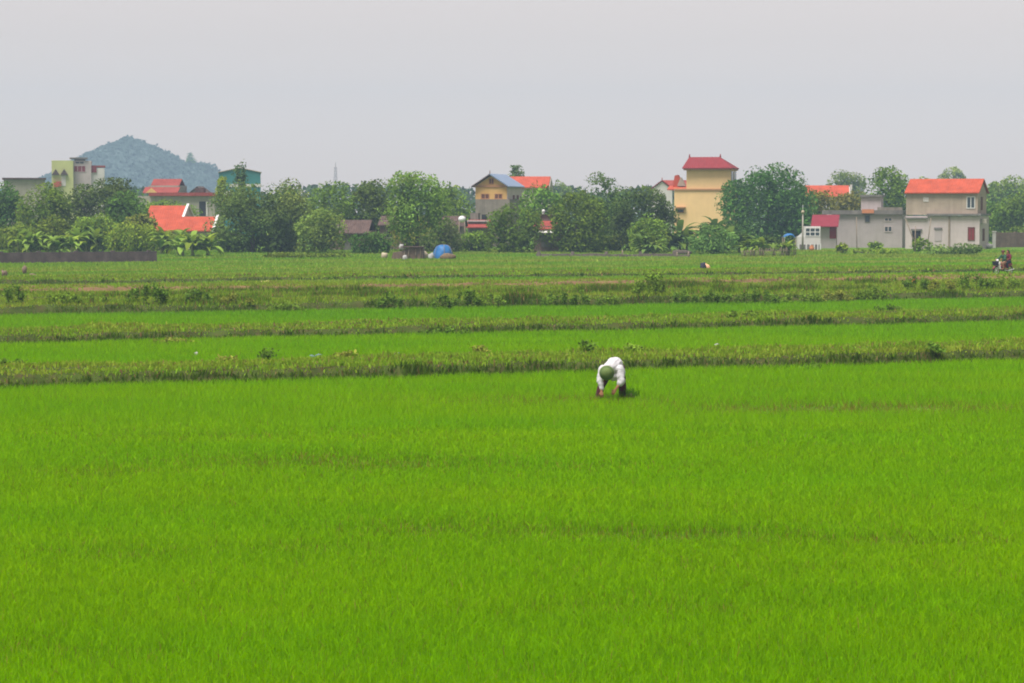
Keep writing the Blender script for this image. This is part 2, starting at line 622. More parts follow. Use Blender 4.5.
def build_rice():
    P = scatter(20.5, 215, lambda d: min(1500, 1500 * (28 / d) ** 1.7) if d < 150 else 42)
    P = P[rice_zone(P[:, 0], P[:, 1])]
    th = thin(P[:, 0], P[:, 1])
    keep = RNG.random(len(P)) > 0.85 * th
    P, th = P[keep], th[keep]
    x, d = P[:, 0], P[:, 1]
    n = len(P)
    broad = fbm(x / 3.5, d / 2.0, 5)
    hgt = 0.165 * (1 + 0.10 * broad + 0.16 * RNG.normal(size=n)) * (1 - 0.5 * th)
    hgt = np.clip(hgt, 0.06, 0.3)
    wd = np.maximum(0.0055, 0.00026 * d) * RNG.uniform(0.7, 1.3, n)
    k = np.clip(0.5 + 0.55 * fbm(x / 7.0, d / 2.6, 23) + 0.25 * RNG.normal(size=n), 0, 1)[:, None]
    tint = RICE_A * (1 - k) + RICE_B * k
    tint = tint * (1 + 0.12 * RNG.normal(size=n) + 0.05 * fbm(x / 2.5, d / 1.3, 29))[:, None]
    dry = RNG.random(n) < 0.016 + 0.36 * th * np.clip((d / 42) ** 2.2, 0.7, 2.2)
    tint[dry] = np.array([0.24, 0.17, 0.045]) * RNG.uniform(0.7, 1.2, (dry.sum(), 1))
    dark = (~dry) & (RNG.random(n) < 0.07 + 0.75 * th)
    tint[dark] *= 0.62
    # past the first bank the tint turns darker and bluer with depth
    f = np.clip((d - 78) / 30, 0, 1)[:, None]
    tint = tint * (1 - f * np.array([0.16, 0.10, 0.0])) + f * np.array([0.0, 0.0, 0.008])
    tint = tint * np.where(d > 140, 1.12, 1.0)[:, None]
    lean = np.abs(RNG.normal(0.55, 0.32, n))
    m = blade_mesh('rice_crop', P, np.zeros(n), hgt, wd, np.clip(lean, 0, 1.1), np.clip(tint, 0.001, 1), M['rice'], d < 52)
    tag(link('rice_crop', m), 'bright green young rice filling the paddy fields', 'rice', kind='stuff')


build_rice()


def build_grass():
    P = scatter(60, 262, lambda d: 330 * (70 / d) ** 1.5 if d < 150 else 75 * (150 / d) ** 1.2, 6)
    x, d = P[:, 0], P[:, 1]
    e = d - SLOPE * x
    bk = in_bank(x, d)
    rough = (e > 149.5) & ~rice_zone(x, d)
    cl = fbm(x / 0.9, e / 0.8, 31)
    cl2 = fbm(x / 4.5, e / 1.6, 35)
    pr = np.where(bk > 0, np.clip(0.66 + 0.7 * cl + 0.3 * cl2, 0.06, 1), 0)
    pr = np.where(bk == 4, np.clip(pr * 0.7 + 0.5 * fbm(x / 6.0, e * 0, 71), 0.1, 1), pr)
    pr = np.where(rough, np.clip(0.75 + 0.5 * cl2, 0.3, 1), pr)
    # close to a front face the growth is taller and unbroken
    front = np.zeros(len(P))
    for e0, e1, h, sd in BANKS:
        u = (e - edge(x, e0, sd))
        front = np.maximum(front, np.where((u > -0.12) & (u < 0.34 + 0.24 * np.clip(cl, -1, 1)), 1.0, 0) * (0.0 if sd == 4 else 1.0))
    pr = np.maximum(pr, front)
    keep = RNG.random(len(P)) < pr
    x, d, e, bk, cl, cl2, front = (a[keep] for a in (x, d, e, bk, cl, cl2, front))
    n = len(x)
    h = 0.105 * (1 + 0.6 * cl + 0.4 * RNG.normal(size=n)) + 0.06 * front + 0.36 * (bk == 3) * np.clip(cl2 + 0.5 * cl, 0, 1) + 0.08 * (bk == 1) * np.clip(cl2 + cl - 0.3, 0, 1)
    h = np.where((d > 150) & (bk == 0), 0.18 * (1 + 0.35 * cl2 + 0.3 * RNG.normal(size=n)), h)
    h = np.clip(h, 0.05, 0.6)
    wd = np.maximum(0.012, 0.00042 * d) * RNG.uniform(0.7, 1.6, n)
    wd = np.where(d > 150, wd * 1.7, wd)
    G = np.array([0.195, 0.385, 0.018])
    O = np.array([0.275, 0.335, 0.042])
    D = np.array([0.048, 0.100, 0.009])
    B = np.array([0.27, 0.18, 0.085])
    k = np.clip(0.45 - 0.6 * cl2 + 0.25 * RNG.normal(size=n), 0, 1)[:, None]
    tint = G * (1 - k) + O * k
    lush = np.where(bk == 3, np.clip(3 * (cl2 + 0.5 * cl - 0.12), 0, 1), 0)
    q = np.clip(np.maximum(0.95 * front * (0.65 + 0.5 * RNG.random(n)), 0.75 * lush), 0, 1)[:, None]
    tint = tint * (1 - q) + D * q  # front grass is dark green, shade between its blades added to the tint
    br = RNG.random(n) < np.where(front > 0, 0.05, 0.05 + 0.38 * np.clip(cl2 - 0.1, 0, 1))
    tint[br] = B * RNG.uniform(0.6, 1.2, (br.sum(), 1))
    band = np.clip(0.5 + 1.3 * fbm(x / 26.0, e / 2.6, 61), 0, 1)[:, None]
    gap = np.clip(1.6 * fbm(x / 40.0, e / 1.5, 63) - 0.55, 0, 1)[:, None]
    rr = ((d > 150) & (bk == 0))[:, None]
    tint = np.where(rr, np.array([0.17, 0.36, 0.025]) * (1 - band) + np.array([0.30, 0.36, 0.06]) * band, tint)
    tint = np.where(rr, tint * (1 - gap) + np.array([0.10, 0.125, 0.03]) * gap, tint)
    tint = tint * (1 + 0.16 * RNG.normal(size=n))[:, None]
    z = bank_z(x, d) - 0.04
    m = blade_mesh('grass', np.stack([x, d], 1), z, h, wd, np.clip(np.abs(RNG.normal(0.4, 0.25, n)), 0, 1), np.clip(tint, 0.004, 1), M['grass'], d < 100)
    tag(link('grass', m), 'rough olive and green grass covering the banks and the far meadow', 'grass', kind='stuff')


build_grass()


# ------------------------------------------------------------------ hill
def build_hill():
    YH = 1600.0
    ol = [(-120, 203), (-40, 199), (20, 190), (50, 176), (72, 164), (80, 159), (90, 153.5), (100, 149.5), (110, 145.5), (120, 142), (127, 138.5), (133, 139), (140, 142), (150, 145.5),
          (160, 150), (168, 153), (178, 159), (186, 164), (194, 166), (202, 164.5), (210, 166), (216, 172), (222, 182), (235, 193), (260, 199), (330, 203)]
    xs = np.linspace(xpx(-120, YH), xpx(330, YH), 200)
    oz = np.interp(xs, [xpx(a, YH) for a, b in ol], [zpx(b, YH) for a, b in ol])
    ys = np.linspace(-1, 1, 60)
    X = np.repeat(xs[None], 60, 0)
    T = np.repeat(ys[:, None], 200, 1)
    Y = YH + T * 110
    prof = np.clip(1 - np.abs(T) ** 1.6, 0, 1)
    Z = oz[None] * prof
    Z = Z + 4.0 * fbm(X / 22, Y / 22, 12) * prof * (np.abs(T) > 0.06) - 0.5
    tag(link('hill', grid_mesh('hill', X, Y, Z, M['rock'])), 'rounded blue grey karst hill behind the village', 'hill', kind='structure')
    # wood on the hill
    n = 15000
    i = RNG.uniform(0, 199, n)
    j = RNG.uniform(0, 33, n)
    i0, j0 = i.astype(int), j.astype(int)
    p = np.stack([xs[i0] + RNG.uniform(-1.5, 1.5, n), Y[j0, i0] + RNG.uniform(-1.5, 1.5, n), Z[j0, i0] + RNG.uniform(-0.5, 1.8, n)], 1)
    g = fbm(p[:, 0] / 14, p[:, 2] / 9, 3)
    kp = g > -0.5
    p, g = p[kp], g[kp]
    n = len(p)
    nr = RNG.normal(size=(n, 3)) * 0.3 + np.array([0, -0.4, 0.6])
    t = np.array([0.072, 0.112, 0.095]) * (1 + 0.14 * g + 0.08 * RNG.normal(size=n))[:, None]  # leaves kept near the bluish rock, haze partly in their colour
    tag(link('hill_wood', leaf_cloud('hill_wood', p, nr, RNG.uniform(1.6, 3.4, n), np.clip(t, 0.01, 1), M['leaf'], 0.8)),
        'scrubby wood covering the far hill', 'wood', kind='stuff')


build_hill()


def far_wood():
    n = 16000
    x = RNG.uniform(-190, 190, n)
    d = RNG.uniform(560, 640, n)
    top = 8.2 + 2.6 * fbm(x / 12, x * 0, 8) + 1.2 * fbm(x / 4, d / 6, 9)
    z = top * np.sqrt(RNG.random(n))
    p = np.stack([x, d, z], 1)
    nr = RNG.normal(size=(n, 3)) * 0.7 + np.array([0, -0.4, 0.6])
    t = np.array([0.05, 0.09, 0.03]) * (1 + 0.3 * RNG.normal(size=n))[:, None]
    tag(link('distant_wood', leaf_cloud('distant_wood', p, nr, RNG.uniform(1.0, 2.0, n), np.clip(t, 0.01, 1), M['leaf'], 0.8)),
        'low distant line of woodland closing the gaps behind the village', 'wood', kind='stuff')


far_wood()

# ------------------------------------------------------------------ trees
DARK = (0.1265, 0.2090, 0.0220)
DEEP = (0.0986, 0.1770, 0.0246)
MID = (0.1749, 0.2650, 0.0254)
LIGHT = (0.225, 0.32, 0.036)
LIME = (0.19, 0.28, 0.036)
OLIVE = (0.2, 0.215, 0.034)


def crown_points(W, D, z0, z1, lobes, seed, form):
    rs = np.random.default_rng(seed)
    cz, hz = (z0 + z1) / 2, (z1 - z0) / 2
    C, Rr = [], []
    for i in range(lobes):
        v = rs.normal(size=3)
        v /= np.linalg.norm(v)
        if form == 'round':
            v[2] = v[2] * 0.85 + 0.12
        q = rs.uniform(0.45, 0.78)
        if form == 'plume':
            c = np.array([rs.uniform(-0.8, 0.8) * W / 2, rs.uniform(-0.7, 0.7) * D / 2, 0])
            top = 1 - 0.45 * abs(c[0] / (W / 2)) ** 1.5 * rs.uniform(0.3, 1)
            c[2] = z0 + (z1 - z0) * top * rs.uniform(0.12, 0.85)
            r = np.array([0.16 * W, 0.16 * W, 0.24 * (z1 - z0)]) * rs.uniform(0.7, 1.15)
        else:
            c = np.array([v[0] * q * W / 2, v[1] * q * D / 2, cz + v[2] * q * hz])
            r = np.array([0.30 * W / 2 + 0.12 * hz, 0.30 * D / 2 + 0.12 * hz, 0.30 * hz + 0.10 * W / 2]) * rs.uniform(0.65, 1.25)
        C.append(c)
        Rr.append(r)
    return np.array(C), np.array(Rr)


def tree(label, x0, x1, ytop, ybot, d, pal, name='broadleaf_tree', cat='tree', lobes=18, px=3.2, dens=1.0, form='round', group=None, seed=None, trunk=True, var=0.18):
    seed = seed if seed is not None else int(x0 * 13 + ytop * 7 + d)
    rs = np.random.default_rng(seed + 5)
    cx = (x0 + x1) / 2
    X = xpx(cx, d)
    W = (x1 - x0) * d / F
    z1, z0 = zpx(ytop, d), max(0.05, zpx(ybot, d))
    D = W * 0.85
    root = empty(name, (X, d, 0), 0, label, cat, group)
    C, Rr = crown_points(W, D, z0, z1, lobes, seed, form)
    # clumps sit on the big lobes, leaf sprays on the clumps
    cr_ = np.clip(0.09 * (W + z1 - z0), 0.25, 1.05)
    nc = int(np.clip(7.5 * W * (z1 - z0) / (cr_ * cr_ * 3.1), 20, 420))
    wts = Rr[:, 0] * Rr[:, 2]
    ci = rs.choice(len(C), nc, p=wts / wts.sum())
    v = unit(rs.normal(size=(nc, 3)) + np.array([0, -0.25, 0.25]))
    CC = C[ci] + v * Rr[ci] * rs.uniform(0.72, 1.0, (nc, 1))
    CR = cr_ * rs.uniform(0.6, 1.35, nc)
    ls = px * 0.76 * d / F
    n = int(np.clip(W * (z1 - z0) / (ls * ls) * 9.0 * dens, 300, 30000))
    n1 = int(n * 0.8)
    li = rs.choice(nc, n1, p=CR ** 2 / (CR ** 2).sum())
    v = unit(rs.normal(size=(n1, 3)) + np.array([0, -0.1, 0.2]))
    p1 = CC[li] + v * (CR[li] * rs.uniform(0.7, 1.05, n1))[:, None] * np.array([1.1, 1.1, 0.85])
    # filling twigs inside the lobes
    n2 = n - n1
    l2 = rs.choice(len(C), n2, p=wts / wts.sum())
    v2 = unit(rs.normal(size=(n2, 3)))
    p2 = C[l2] + v2 * Rr[l2] * rs.uniform(0.1, 0.85, (n2, 1))
    p = np.concatenate([p1, p2])
    q_ = 1.0 if form == 'plume' else 3.0
    lo, hi = np.percentile(p, q_, axis=0), np.percentile(p, 100 - q_, axis=0)

    def fit(a):
        a = a.copy()
        a[:, 0] = (a[:, 0] - (lo[0] + hi[0]) / 2) * W / (hi[0] - lo[0])
        a[:, 2] = z0 + (a[:, 2] - lo[2]) * (z1 - z0) / (hi[2] - lo[2])
        return a
    p = fit(p)
    C = fit(C)
    C[:, 2] = np.maximum(C[:, 2], z0 + 0.15 * (z1 - z0))
    if form != 'plume':
        # the crown keeps to a bumpy dome
        qx, qz = (p[:, 0]) / (W / 2), (p[:, 2] - z0) / (z1 - z0) * 2 - 1
        ang = np.arctan2(qz, qx)
        bump = 1 + 0.16 * np.sin(ang * 3 + seed) + 0.14 * np.sin(ang * 5 + seed * 2.3) + 0.07 * np.sin(ang * 11 + seed * 1.7)
        bad = np.abs(qx) ** 2.3 + np.where(qz > 0, qz, 0) ** 2.3 > bump
        p[bad] *= np.array([0.78, 1, 1])
        p[bad, 2] = z0 + (p[bad, 2] - z0) * 0.82
    p[:, 2] = np.maximum(p[:, 2], 0.08)
    nr = np.concatenate([v, v2]) * 0.9 + rs.normal(size=(n, 3)) * 0.42 + np.array([0, 0, 0.25])
    lob = np.clip(1 + var * rs.normal(size=(len(C), 1)), 0.6, 1.5)
    clt = np.clip(1 + 0.15 * rs.normal(size=(nc, 1)), 0.6, 1.5) * lob[ci] + rs.normal(size=(nc, 1)) * np.array([[0.12, 0.03, -0.05]])
    pal = np.array(pal) * (1 + 0.12 * rs.normal()) * (1 + np.array([0.10, 0.0, -0.05]) * rs.normal())
    t = np.array(pal) * np.concatenate([clt[li], np.repeat(lob[l2], 3, axis=1)]) * (1 + 0.15 * rs.normal(size=n))[:, None]
    size = ls * rs.uniform(0.65, 1.4, n)
    size[n1:] *= 1.9
    me = leaf_cloud('crown', p, nr, size, np.clip(t, 0.006, 1), M['leaf'], 0.62)
    link('crown' if trunk is True else 'foliage', me, root)
    mb = MB()
    th = max(0.3, z0 + (z1 - z0) * 0.45)
    tr = np.clip(W * 0.028, 0.03, 0.35)
    if trunk is True:
        bx, by = rs.uniform(-0.04, 0.04, 2) * W
        mb.tube([(0, 0, -0.1), (bx * 0.4, by * 0.4, th * 0.5), (bx, by, th)], [tr * 1.25, tr, tr * 0.75])
        for k in range(6):
            i = rs.integers(len(C))
            c = C[i]
            mid = (np.array([bx, by, th * 0.8]) + c) / 2 + np.array([0, 0, -0.05 * W])
            mb.tube([(bx * 0.8, by * 0.8, th * rs.uniform(0.6, 0.95)), mid, c], [tr * 0.6, tr * 0.42, tr * 0.15], 6)
        mb.build('trunk', M['bark'], root)
    else:
        for k in range(7):
            i = rs.integers(len(C))
            c = C[i]
            mb.tube([(0, 0, -0.05), (c[0] * 0.6, c[1] * 0.6, c[2] * 0.6), c], [0.05, 0.035, 0.015], 5)
        mb.build('stem', M['bark'], root)
    return root


G1 = 'village trees behind the paddies'
T = tree
# left block
T('dark tree at the left edge of the photo, below the flat beige building', -32, 30, 184, 254, 262, DEEP, group=G1)
T('mid green tree in front of the flat beige building', 18, 74, 183, 250, 258, MID, group=G1)
T('broad dark olive topped tree below the lime green building', 62, 142, 179, 250, 264, (0.105, 0.143, 0.030), lobes=26, group=G1)
T('dark tree at the left of the orange roofed low house', 104, 152, 190, 252, 256, DEEP, group=G1)
T('small olive tree against the left end of the orange roof', 126, 157, 212, 250, 252, OLIVE, group=G1)
SH = dict(name='shrub', cat='shrub', trunk=False, group='shrubs at the foot of the trees')
T('light green shrub behind the dark wall, at the far left', -10, 40, 224, 258, 246, LIGHT, **SH)
T('mid green shrub behind the dark wall, between two banana clumps', 34, 72, 216, 256, 248, MID, **SH)
T('light yellow green shrub behind the dark wall, below the olive tree', 72, 118, 214, 256, 247, LIGHT, **SH)
T('dark shrub at the right end of the dark wall', 106, 160, 222, 258, 244, MID, **SH)
T('row of green shrubs along the long beige building', 142, 198, 200, 222, 300, MID, **SH)
T('small leafy tree left of the teal warehouse, in front of its wall', 216, 232, 176, 215, 300, MID, group=G1, lobes=9)
T('narrow pointed cypress in front of the teal warehouse', 233, 248, 165, 215, 292, (0.092, 0.154, 0.046), name='cypress_tree', form='plume', lobes=14, group=G1)
T('huge feathery bamboo like tree right of the orange roofed low house', 212, 292, 186, 257, 248, (0.126, 0.202, 0.046), form='plume', lobes=44, group=G1)
T('lighter feathery tree leaning on the right side of the huge bamboo like tree', 268, 320, 183, 256, 252, (0.173, 0.241, 0.050), form='plume', lobes=30, group=G1)
T('dark round tree below the far lattice mast', 308, 356, 181, 245, 276, DARK, group=G1, lobes=22)
T('dark domed tree just left of the tall light green tree', 346, 394, 180, 246, 278, DEEP, group=G1, lobes=22)
T('tall light green tree with a bare forked trunk above the rubble shed', 386, 448, 170, 240, 240, (0.173, 0.297, 0.050), lobes=26, group=G1)
T('mid green tree left of the yellow gabled house', 434, 472, 184, 246, 292, MID, group=G1, lobes=20)
T('olive tree between the light green tree and the water tank', 420, 460, 218, 256, 252, (0.126, 0.169, 0.050), group=G1)
T('low light green shrub at the foot of the ruined brick house', 296, 346, 208, 258, 244, (0.173, 0.269, 0.050), **SH)
T('dark low shrub left of the rubble shed', 350, 392, 231, 259, 242, DEEP, **SH)
T('rounded bright grassy bush at the field edge below the feathery trees', 264, 348, 252, 263, 222, (0.125, 0.205, 0.026), **SH)
T('dense dark tree in front of the yellow gabled house', 485, 542, 205, 253, 248, DARK, group=G1, lobes=26)
T('dark tree between the gabled house and the orange roof behind it', 518, 562, 184, 236, 280, DARK, group=G1, lobes=20)
T('hazy bluish tree in the gap right of the orange roof behind the gabled house', 548, 572, 181, 215, 520, MID, group=G1, px=2.4)
T('big dark tree right of the small brick house, left one of three joined crowns', 549, 607, 190, 254, 248, DARK, lobes=28, group=G1)
T('tallest of the three joined dark crowns in the middle of the village', 576, 630, 174, 240, 262, (0.092, 0.150, 0.030), lobes=24, group=G1)
T('dark tree just left of the yellow tower house, right one of three joined crowns', 608, 676, 186, 252, 258, (0.097, 0.154, 0.030), lobes=28, group=G1)
T('bright green shrub at the foot of the dark crowns, left of the banana patch', 628, 668, 217, 254, 244, LIGHT, **SH)
T('dense green shrub in front of the yellow tower house, among the banana plants', 688, 738, 226, 257, 240, (0.151, 0.250, 0.050), **SH)
T('huge round dark green mango tree between the tower house and the lamp post', 722, 816, 167, 246, 288, (0.081, 0.177, 0.030), lobes=46, group=G1, dens=1.2)
T('brownish tree behind the red lean to roof', 800, 838, 190, 224, 300, OLIVE, group=G1)
T('olive tree behind the flat roof, left of the grey rooftop room', 832, 866, 191, 220, 305, (0.193, 0.211, 0.050), group=G1)
T('hazy far tree above the orange roof left of the grey rooftop room', 823, 866, 171, 205, 500, MID, group=G1, px=2.5)
T('dark tree between the grey rooftop room and the orange roofed two storey house', 866, 914, 166, 225, 330, DARK, group=G1, lobes=24)
T('hazy far tree peeping over the middle of the right orange roof', 936, 966, 168, 200, 640, MID, group=G1, px=2.2)
T('pale tree peeping over the left part of the right orange roof', 914, 940, 177, 200, 420, LIGHT, group=G1, px=2.5)
T('tall hazy tree right of the orange roofed two storey house', 982, 1034, 176, 240, 440, MID, group=G1, lobes=22)
T('dark tree behind the brick wall at the right edge of the photo', 990, 1040, 195, 246, 320, DARK, group=G1, lobes=22)
T('dark tree hugging the right gable of the two storey house', 980, 1006, 200, 246, 330, DEEP, group=G1)
T('rounded scrubby bush in front of the orange roofed two storey house', 926, 982, 243, 260, 238, (0.151, 0.230, 0.050), **SH)
T('low bush at the left foot of the two storey house', 912, 932, 238, 256, 252, MID, **SH)
T('upright green bush in front of the dark red shed door', 836, 848, 243, 258, 246, MID, **SH)
T('spreading low bush in front of the grey house', 852, 900, 248, 260, 240, MID, **SH)
T('small pale bush against the grey house wall', 868, 882, 241, 254, 262, LIGHT, **SH)
T('lone tree standing on the crest of the far hill', 187, 197, 153, 166, 1590, MID, group=None, px=1.6, lobes=9)
tuft = T('small round topped palm behind the orange roof behind the gabled house', 508, 524, 164, 186, 360, (0.121, 0.192, 0.050), name='palm_tree', lobes=9, group=None)


T('olive tree filling the space behind the forked trunk above the rubble shed', 392, 436, 214, 252, 256, OLIVE, group=G1)
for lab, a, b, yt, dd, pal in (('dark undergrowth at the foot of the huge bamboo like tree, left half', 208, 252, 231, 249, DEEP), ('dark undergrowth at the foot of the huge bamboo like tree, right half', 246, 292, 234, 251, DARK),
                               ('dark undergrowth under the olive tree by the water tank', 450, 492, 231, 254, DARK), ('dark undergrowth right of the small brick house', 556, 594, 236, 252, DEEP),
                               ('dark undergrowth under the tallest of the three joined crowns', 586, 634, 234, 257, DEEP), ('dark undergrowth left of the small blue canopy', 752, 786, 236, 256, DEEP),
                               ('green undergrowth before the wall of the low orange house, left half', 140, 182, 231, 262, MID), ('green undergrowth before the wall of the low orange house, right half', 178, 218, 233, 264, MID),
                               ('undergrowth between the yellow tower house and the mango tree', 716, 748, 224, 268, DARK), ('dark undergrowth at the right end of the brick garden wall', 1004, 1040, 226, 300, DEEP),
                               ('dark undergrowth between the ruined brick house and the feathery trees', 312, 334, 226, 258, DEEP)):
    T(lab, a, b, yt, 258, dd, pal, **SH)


# ------------------------------------------------------------------ banana clumps
def banana(label, x, ybase, hpx, n, pal, seed):
    rs = np.random.default_rng(seed)
    g = gnd(x, ybase)
    d = g.y
    Ht = hpx * d / F
    root = empty('banana_clump', g, 0, label, 'banana plants', 'banana clumps along the village edge')
    V, L_, S_, Tt = [], [], [], []
    nv = 0
    nl = 0
    for k in range(n + 2):
        ox, oy = rs.uniform(-0.5, 0.5) * Ht * 0.95, rs.uniform(-0.4, 0.4) * Ht * 0.6
        hh = Ht * rs.uniform(0.14, 0.46)
        tilt = rs.uniform(-0.12, 0.12, 2) * hh
        top = np.array([ox + tilt[0], oy + tilt[1], hh])
        MB().tube([(ox, oy, -0.05), ((ox + top[0]) / 2, (oy + top[1]) / 2, hh / 2), top], [0.14, 0.12, 0.08], 7).build('stem', M['banana_stem'], root)
        for j in range(rs.integers(8, 13)):
            az = rs.uniform(0, 6.28)
            ln = Ht * rs.uniform(0.42, 0.66)
            wdt = ln * rs.uniform(0.24, 0.34)
            el = rs.uniform(0.35, 1.5)
            dirh = np.array([math.cos(az), math.sin(az), 0])
            sd = np.array([-math.sin(az), math.cos(az), 0])
            p = top.copy()
            pts = []
            a = el
            for q in range(7):
                pts.append(p.copy())
                p = p + (dirh * math.cos(a) + np.array([0, 0, math.sin(a)])) * ln / 6
                a -= rs.uniform(0.18, 0.36)
            col = np.array(pal) * rs.uniform(0.7, 1.35) * (np.array([1.15, 1.0, 0.7]) if rs.random() < 0.3 else 1)
            for q, pt in enumerate(pts):
                w_ = wdt * [0.15, 0.7, 1, 1, 0.9, 0.6, 0.05][q] * 0.5
                V += [pt + sd * w_ + np.array([0, 0, 0.25 * w_]), pt, pt - sd * w_ + np.array([0, 0, 0.25 * w_])]
            for q in range(6):
                b0 = nv + q * 3
                L_ += [b0, b0 + 1, b0 + 4, b0 + 3, b0 + 1, b0 + 2, b0 + 5, b0 + 4]
                S_ += [nl, nl + 4]
                nl += 8
            Tt += [col] * 21
            nv += 21
    link('leaves', array_mesh('leaves', np.array(V), np.array(L_), np.array(S_), np.clip(np.array(Tt), 0.01, 1), M['leaf']), root)
    return root


BL = (0.2, 0.31, 0.05)
banana('light green banana clump behind the left part of the dark wall', 28, 256, 34, 5, BL, 1)
banana('light green banana clump behind the middle of the dark wall', 62, 256, 30, 4, BL, 2)
banana('tall yellow green banana clump below the dark olive topped tree', 92, 254, 34, 5, BL, 3)
banana('banana clump below the left half of the orange roofed low house', 168, 255, 34, 5, BL, 4)
banana('banana clump below the right half of the orange roofed low house', 196, 257, 38, 6, BL, 5)
banana('banana clump at the foot of the right one of three joined dark crowns', 652, 256, 30, 5, (0.12, 0.20, 0.045), 6)
banana('banana clump with upright leaves below the left corner of the yellow tower house', 676, 253, 42, 6, (0.11, 0.19, 0.045), 7)
banana('tall banana clump below the middle of the yellow tower house', 700, 251, 42, 5, (0.10, 0.18, 0.045), 8)
banana('banana clump below the right corner of the yellow tower house', 728, 254, 34, 5, (0.10, 0.175, 0.045), 9)
banana('small banana clump at the foot of the mango tree, by the bamboo fence', 752, 257, 26, 3, BL, 10)
banana('small banana clump left of the white gatehouse', 782, 257, 22, 3, BL, 11)
banana('pale banana clump at the right edge of the photo, by the brick wall', 1022, 246, 18, 3, (0.13, 0.19, 0.04), 12)


# ------------------------------------------------------------------ buildings
class House:
    """local metres measured back from photo pixels; the root stands on the ground at depth d"""
    def __init__(self, name, label, cat, cx, d, rot=0.0, group=None):
        self.d, self.cx = d, cx
        X = xpx(cx, d)
        u = X / d
        self.k = F / d * (math.cos(rot) - u * math.sin(rot))
        self.root = empty(name, (X, d, 0), rot, label, cat, group)

    def x(self, px):
        return (px - self.cx) / self.k

    def z(self, py):
        return zpx(py, self.d)

    def wall(self, x0, x1, y0, y1, dep0, dep1, mat, name='wall'):
        return MB().box(self.x(x0), self.x(x1), dep0, dep1, max(0, self.z(y1)) if y1 < 900 else 0, self.z(y0)).build(name, M[mat], self.root)

    def gable_wall(self, x0, x1, yeave, yridge, dep0, dep1, mat, axis='x', ybase=999):
        """house body with gable ends; axis = ridge direction"""
        a, b, ze, zr = self.x(x0), self.x(x1), self.z(yeave), self.z(yridge)
        zb = 0 if ybase > 900 else self.z(ybase)
        m = (dep0 + dep1) / 2
        if axis == 'x':
            return MB().poly_prism([(dep0, zb), (dep1, zb), (dep1, ze), (m, zr), (dep0, ze)], 'x', a, b).build('wall', M[mat], self.root)
        m = (a + b) / 2
        return MB().poly_prism([(a, zb), (b, zb), (b, ze), (m, zr), (a, ze)], 'y', dep0, dep1).build('wall', M[mat], self.root)

    def gable_roof(self, x0, x1, yeave, yridge, dep0, dep1, mat, axis='x', th=0.12, name='roof'):
        a, b, ze, zr = self.x(x0), self.x(x1), self.z(yeave), self.z(yridge)
        mb = MB()
        if axis == 'x':
            m = (dep0 + dep1) / 2
            mb.poly_prism([(dep0, ze), (m, zr), (dep1, ze), (dep1, ze + th), (m, zr + th), (dep0, ze + th)], 'x', a, b)
        else:
            m = (a + b) / 2
            mb.poly_prism([(a, ze), (m, zr), (b, ze), (b, ze + th), (m, zr + th), (a, ze + th)], 'y', dep0, dep1)
        return mb.build(name, M[mat], self.root)

    def hip_roof(self, x0, x1, r0, r1, yeave, yridge, dep0, dep1, mat, th=0.12):
        a, b, c, e, ze, zr = self.x(x0), self.x(x1), self.x(r0), self.x(r1), self.z(yeave), self.z(yridge)
        m = (dep0 + dep1) / 2
        v = [(a, dep0, ze), (b, dep0, ze), (b, dep1, ze), (a, dep1, ze), (a, dep0, ze + th), (b, dep0, ze + th), (b, dep1, ze + th), (a, dep1, ze + th), (c, m, zr), (e, m, zr)]
        f = [(3, 2, 1, 0), (0, 1, 5, 4), (1, 2, 6, 5), (2, 3, 7, 6), (3, 0, 4, 7), (4, 5, 9, 8), (5, 6, 9), (6, 7, 8, 9), (7, 4, 8)]
        return MB().add(v, f).build('roof', M[mat], self.root)

    def window(self, x0, x1, y0, y1, dep, frame='white', pane='glass', bars=1, name='window', rows=0):
        a, b, c, e = self.x(x0), self.x(x1), self.z(y1), self.z(y0)
        t = min(0.09, (b - a) * 0.12)
        mb = MB()
        mb.box(a, b, dep - 0.06, dep + 0.02, e - t, e)
        mb.box(a, b, dep - 0.06, dep + 0.02, c, c + t)
        mb.box(a, a + t, dep - 0.06, dep + 0.02, c + t, e - t)
        mb.box(b - t, b, dep - 0.06, dep + 0.02, c + t, e - t)
        for i in range(bars):
            xm = a + (b - a) * (i + 1) / (bars + 1)
            mb.box(xm - t / 2, xm + t / 2, dep - 0.05, dep + 0.01, c + t, e - t)
        for i in range(rows):
            zm = c + (e - c) * (i + 1) / (rows + 1)
            mb.box(a + t, b - t, dep - 0.045, dep + 0.012, zm - t / 2, zm + t / 2)
        w_ = mb.build(name, M[frame], self.root)
        MB().box(a + t * 0.5, b - t * 0.5, dep - 0.03, dep + 0.03, c + t * 0.5, e - t * 0.5).build('pane', M[pane], w_)
        return w_

    def box(self, name, x0, x1, y0, y1, dep0, dep1, mat, parent=None):
        return MB().box(self.x(x0), self.x(x1), dep0, dep1, self.z(y1), self.z(y0)).build(name, M[mat], parent or self.root)


